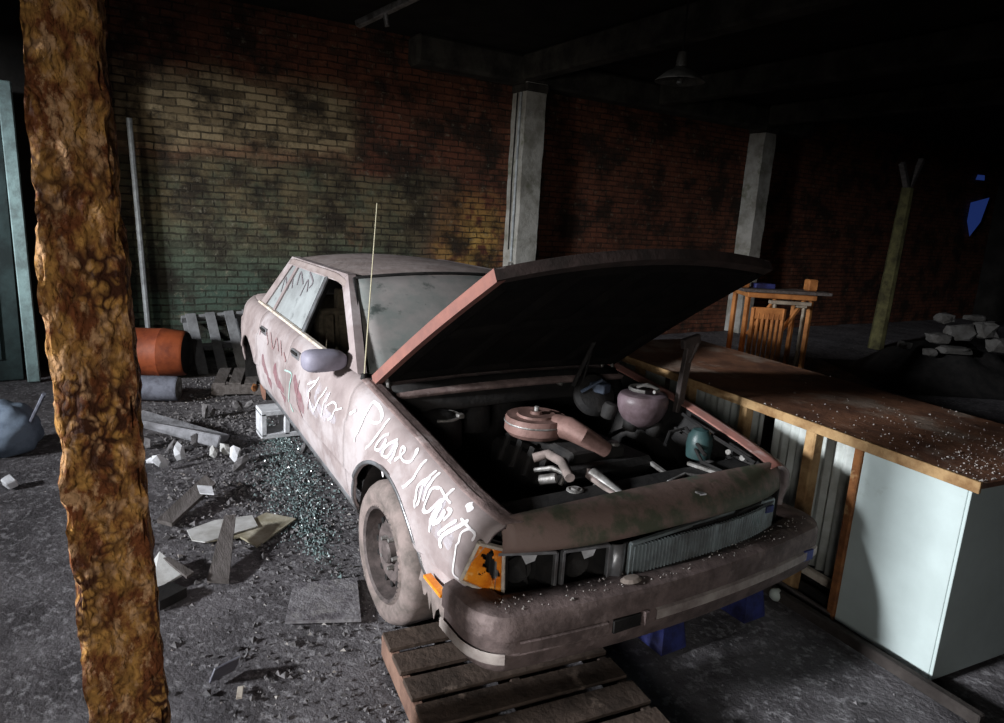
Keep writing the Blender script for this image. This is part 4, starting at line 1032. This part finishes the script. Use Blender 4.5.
def reg5():
    y = random.gauss(.15,.3); return Vector((-.48+random.uniform(-.04,.06), max(-.6,min(.6,y)), 1.0))
scatter('cowl_debris', 160, reg5, .003, .009, white_m, 'white crumbs lying on the cowl under the open hood', 'crumbs', .8)
def reg6():
    y = random.uniform(-.78,.78); return Vector((bx(y)-random.uniform(.02,.10), y, .552))
scatter('bumper_debris', 150, reg6, .0015,.004, leafd, 'fine pale grit lying along the top of the front bumper', 'grit', .5)
q = MB(); a = Vector((bx(-.25)-.05,-.28,.555)); q.lathe([(.001,.012),(.03,.010),(.045,0)], a, n=12); 
for v in q.v: v.x = a.x+(v.x-a.x)*.6
tag(q.build('leaf_scrap', mat('tan_leaf',(.28,.23,.2),None,5,.8,bump=0)), 'tan curled scrap lying on the bumper below the headlights', 'scrap')
a = at(697,492,2,.785); q = MB(); q.add([a+Vector((0,-.012,0)),a+Vector((.02,.01,0)),a+Vector((.035,.012,0)),a+Vector((.03,-.012,0)),a+Vector((0,-.012,.006)),a+Vector((.02,.01,.006)),a+Vector((.035,.012,.006)),a+Vector((.03,-.012,.006))],[(0,1,2,3),(4,5,6,7),(0,1,5,4),(1,2,6,5),(2,3,7,6),(3,0,4,7)])
tag(q.build('paper_chip', white_m), 'tiny white chip resting on the header panel edge above the grille', 'scrap')

# ================================================================== FAR FURNITURE
# slatted chair
def fp(x, y, d=6.6): return dep(x, y, d)
c0 = fp(762,352); 
t = thing('wooden_chair', (c0.x,c0.y,0), 'orange slatted wooden chair back below the cluttered table, beyond the counter', 'chair')
D = 6.4; rh = Vector((rt.x,rt.y,0)).normalized(); fh = Vector((fw.x,fw.y,0)).normalized()
b0 = fp(766, 330, D); s = D/F
W = 15*s
topz = fp(766,313,D).z; basez = 0
o_ = Vector((b0.x,b0.y,0))
q = MB()
for sx in (-1,1): q = MB(); q.beam(o_+rh*sx*W+Vector((0,0,0)), o_+rh*sx*W+Vector((0,0,topz+.05)), .035,.035,(1,0,0)); q.build('leg', woodo, t)
for sx in (-1,1): q = MB(); q.beam(o_+rh*sx*W+fh*.38, o_+rh*sx*W+fh*.38+Vector((0,0,.42)), .035,.035,(1,0,0)); q.build('leg', woodo, t)
q = MB(); q.beam(o_-rh*W+Vector((0,0,topz)), o_+rh*W+Vector((0,0,topz)), .025, .11); q.build('top_rail', woodo, t)
for k in range(5): q = MB(); q.beam(o_+rh*W*(-.66+.33*k)+Vector((0,0,.4)), o_+rh*W*(-.66+.33*k)+Vector((0,0,topz)), .022,.03,(1,0,0)); q.build('back_slat', woodo, t)
q = MB(); q.box(o_+fh*.19+Vector((0,0,.43)), (.40,.42,.03), Matrix((rh,fh,Vector((0,0,1)))).transposed()); q.build('seat', woodo, t)
# table with stuff
D2 = 7.1
tc_ = fp(780,296,D2); tz = tc_.z
t = thing('cluttered_table', (tc_.x,tc_.y,0), 'orange timber trestle table behind the slatted chair', 'table')
RM = Matrix((rh,fh,Vector((0,0,1)))).transposed()
q = MB(); q.box(tc_+fh*.2, (.72,.55,.05), RM); q.build('tabletop', woodo, t)
for sx in (-.33,.33):
    for fy in (0,.4):
        p = Vector((tc_.x,tc_.y,0))+rh*sx+fh*fy; q = MB(); q.beam(p, p+Vector((0,0,tz-.02)), .045,.045,(1,0,0)); q.build('leg', woodo, t)
q = MB(); p = tc_-fh*.03; q.beam(p-rh*.05+Vector((0,0,-.03)), p-rh*.30+Vector((0,0,-.42)), .04,.03,(1,0,0)); q.build('brace', woodo, t)
q = MB(); q.beam(p+rh*.25+Vector((0,0,-.03)), p+rh*.05+Vector((0,0,-.36)), .04,.03,(1,0,0)); q.build('brace', woodo, t)
def tb(x, y, sz, m_, nm, lab, cat, rot=0, lift=.028):
    p = fp(x, y, D2)+fh*.12; p.z = tz+lift+sz[2]/2
    q = MB(); q.box(p, sz, RM@rotz(rot)); tag(q.build(nm, m_), lab, cat)
tb(786,288,(.95,.35,.03),wood,'loose_board','long dark board lying across the far trestle table','board',.05)
tb(742,284,(.16,.2,.10),woodo,'orange_block','orange timber offcut on the left end of the far trestle table','offcut',.3,.06)
tb(768,282,(.22,.12,.05),bluem,'blue_packet','blue packet on the far trestle table','packet',.1,.06)
tb(817,280,(.11,.11,.12),woodo,'orange_box','small orange box on the right end of the far trestle table','box',.1,.06)
p = fp(757,275,D2)+fh*.1; q = MB(); q.beam((p.x,p.y,tz+.16), (p.x,p.y,tz+.30), .08,.05,(1,0,0)); tag(q.build('upright_offcut', woodo), 'small upright timber offcut standing on the far trestle table', 'offcut')
# white board lying under
p = fp(790,303,6.9); q = MB(); q.box(p, (.42,.06,.035), RM); q.box(p+rh*.12+Vector((0,0,-.03)), (.1,.05,.02), RM)
pz = Vector((p.x,p.y,0)); q.beam(pz-rh*.15, p-rh*.15, .03,.03,(1,0,0)); q.beam(pz+rh*.15, p+rh*.15, .03,.03,(1,0,0))
tag(q.build('sawhorse', mat('pale_bar',(.34,.30,.24),(.2,.17,.13),8,.8,bump=.1)), 'low pale-topped sawhorse in front of the far trestle table', 'sawhorse')
# far right rubbish pile
pile = [(960,332,.30,.12,.16,0),(938,338,.22,.2,.10,1),(985,330,.22,.2,.18,2),(955,350,.34,.2,.08,0),(975,318,.22,.14,.06,1),(945,318,.18,.15,.1,2),(968,372,.05,.05,.20,0),(998,345,.2,.2,.14,1),(905,345,.12,.12,.08,2),(930,352,.14,.1,.08,1)]
gb = mat('pale_rubbish', (.11,.105,.10), (.06,.055,.05), 6, .9, bump=.3)
labs = ['pale grey chunk in the middle of the far right heap','grey lump at the left of the far right heap','pale block at the right of the far right heap','broad flat slab at the front of the far right heap','thin slab on top of the far right heap','rounded chunk at the upper left of the far right heap','narrow upright scrap below the far right heap','grey chunk at the right edge of the frame','small lone lump left of the far right heap','small flat lump at the heap foot, far right']
hq = MB()
hb = at(958,400,2,0); hc = dep(962,362,8.6)
for i, (x, y, a_, b_, c_, k) in enumerate(pile):
    p = dep(x, y, 8.3); q = MB()
    bm = bmesh.new(); bmesh.ops.create_icosphere(bm, subdivisions=2, radius=1)
    for v in bm.verts:
        n_ = 1+.35*noise.noise(v.co*1.7+Vector((i*3,0,0))); v.co = RM@Vector((math.copysign(abs(v.co.x)**.6,v.co.x)*a_*.6*n_, math.copysign(abs(v.co.y)**.6,v.co.y)*b_*.6*n_, math.copysign(abs(v.co.z)**.6,v.co.z)*c_*.6*n_))
    bm.verts.index_update(); q.add([v.co+p for v in bm.verts], [[v.index for v in f.verts] for f in bm.faces]); bm.free()
    tag(q.build('rubbish_chunk', gb), labs[i], 'rubbish')
# the heap they lie on
hp_ = dep(960,345,8.6); q = MB()
def hz(u, v):
    r = math.hypot(u, v); return max(0, (hp_.z)*(1-(r)**2))*(1+.25*noise.noise(Vector((u*4,v*4,0))))
q.grid(lambda u, v: Vector((hp_.x, hp_.y, 0))+rh*u*1.2+fh*(v*1.0+.2)+Vector((0,0,hz(u,v))), frange(-1,1,24), frange(-1,1,24))
tag(q.build('rubbish_heap', black, None, True), 'low dark rubbish heap at far right carrying the pale chunks', 'heap', kind='stuff')

# ================================================================== LIGHT
S.world = bpy.data.worlds.new('world'); S.world.use_nodes = True
S.world.node_tree.nodes['Background'].inputs[0].default_value = (.4,.5,.7,1); S.world.node_tree.nodes['Background'].inputs[1].default_value = .05
def area(name, loc, to, size, e, col, sy=None, spread=180):
    l = bpy.data.lights.new(name, 'AREA'); l.energy = e; l.color = col; l.size = size; l.spread = math.radians(spread)
    if sy: l.shape = 'RECTANGLE'; l.size_y = sy
    o = bpy.data.objects.new(name, l); C.objects.link(o); o.location = loc
    o.rotation_euler = (Vector(to)-Vector(loc)).to_track_quat('-Z','Y').to_euler(); return o
def spot(name, loc, to, e, col, ang, blend=.6, r=.15):
    l = bpy.data.lights.new(name, 'SPOT'); l.energy = e; l.color = col; l.spot_size = math.radians(ang); l.spot_blend = blend; l.shadow_soft_size = r
    o = bpy.data.objects.new(name, l); C.objects.link(o); o.location = loc
    o.rotation_euler = (Vector(to)-Vector(loc)).to_track_quat('-Z','Y').to_euler(); return o
area('daylight', (-.3,-9.6,3.3), (-.9,0,.6), .9, 930, (.93,.96,1.0), .9, 120)
spot('wall_fill', (-1.6,-4.6,1.6), (-5.6,1.5,1.02), 270, (1,.93,.8), 55, 1, .3)  # added spot brightening the brick wall, with no fixture of its own
spot('post_fill', (2.6,-1.4,1.7), (pc.x,pc.y,1.22), 7, (1,.78,.48), 44, 1, .08)  # warm spot added beside the camera to light the post, no actual lamp
area('front_fill', (4.3,-3.6,1.7), (0,-.9,.5), .9, 12, (1,.97,.93), .9, 66)  # added soft fill for the car's front; there is no doorway here
spot('table_fill', (-.7,1.6,1.9), (-2.5,4.6,1.05), 45, (1,.5,.2), 34, .9, .1)  # unseen warm spot added to give far table and chair an orange glow

S.view_settings.view_transform = 'Standard'; S.view_settings.look = 'None'; S.view_settings.gamma = 1
S.view_settings.use_curve_mapping = False; S.view_settings.exposure = 0
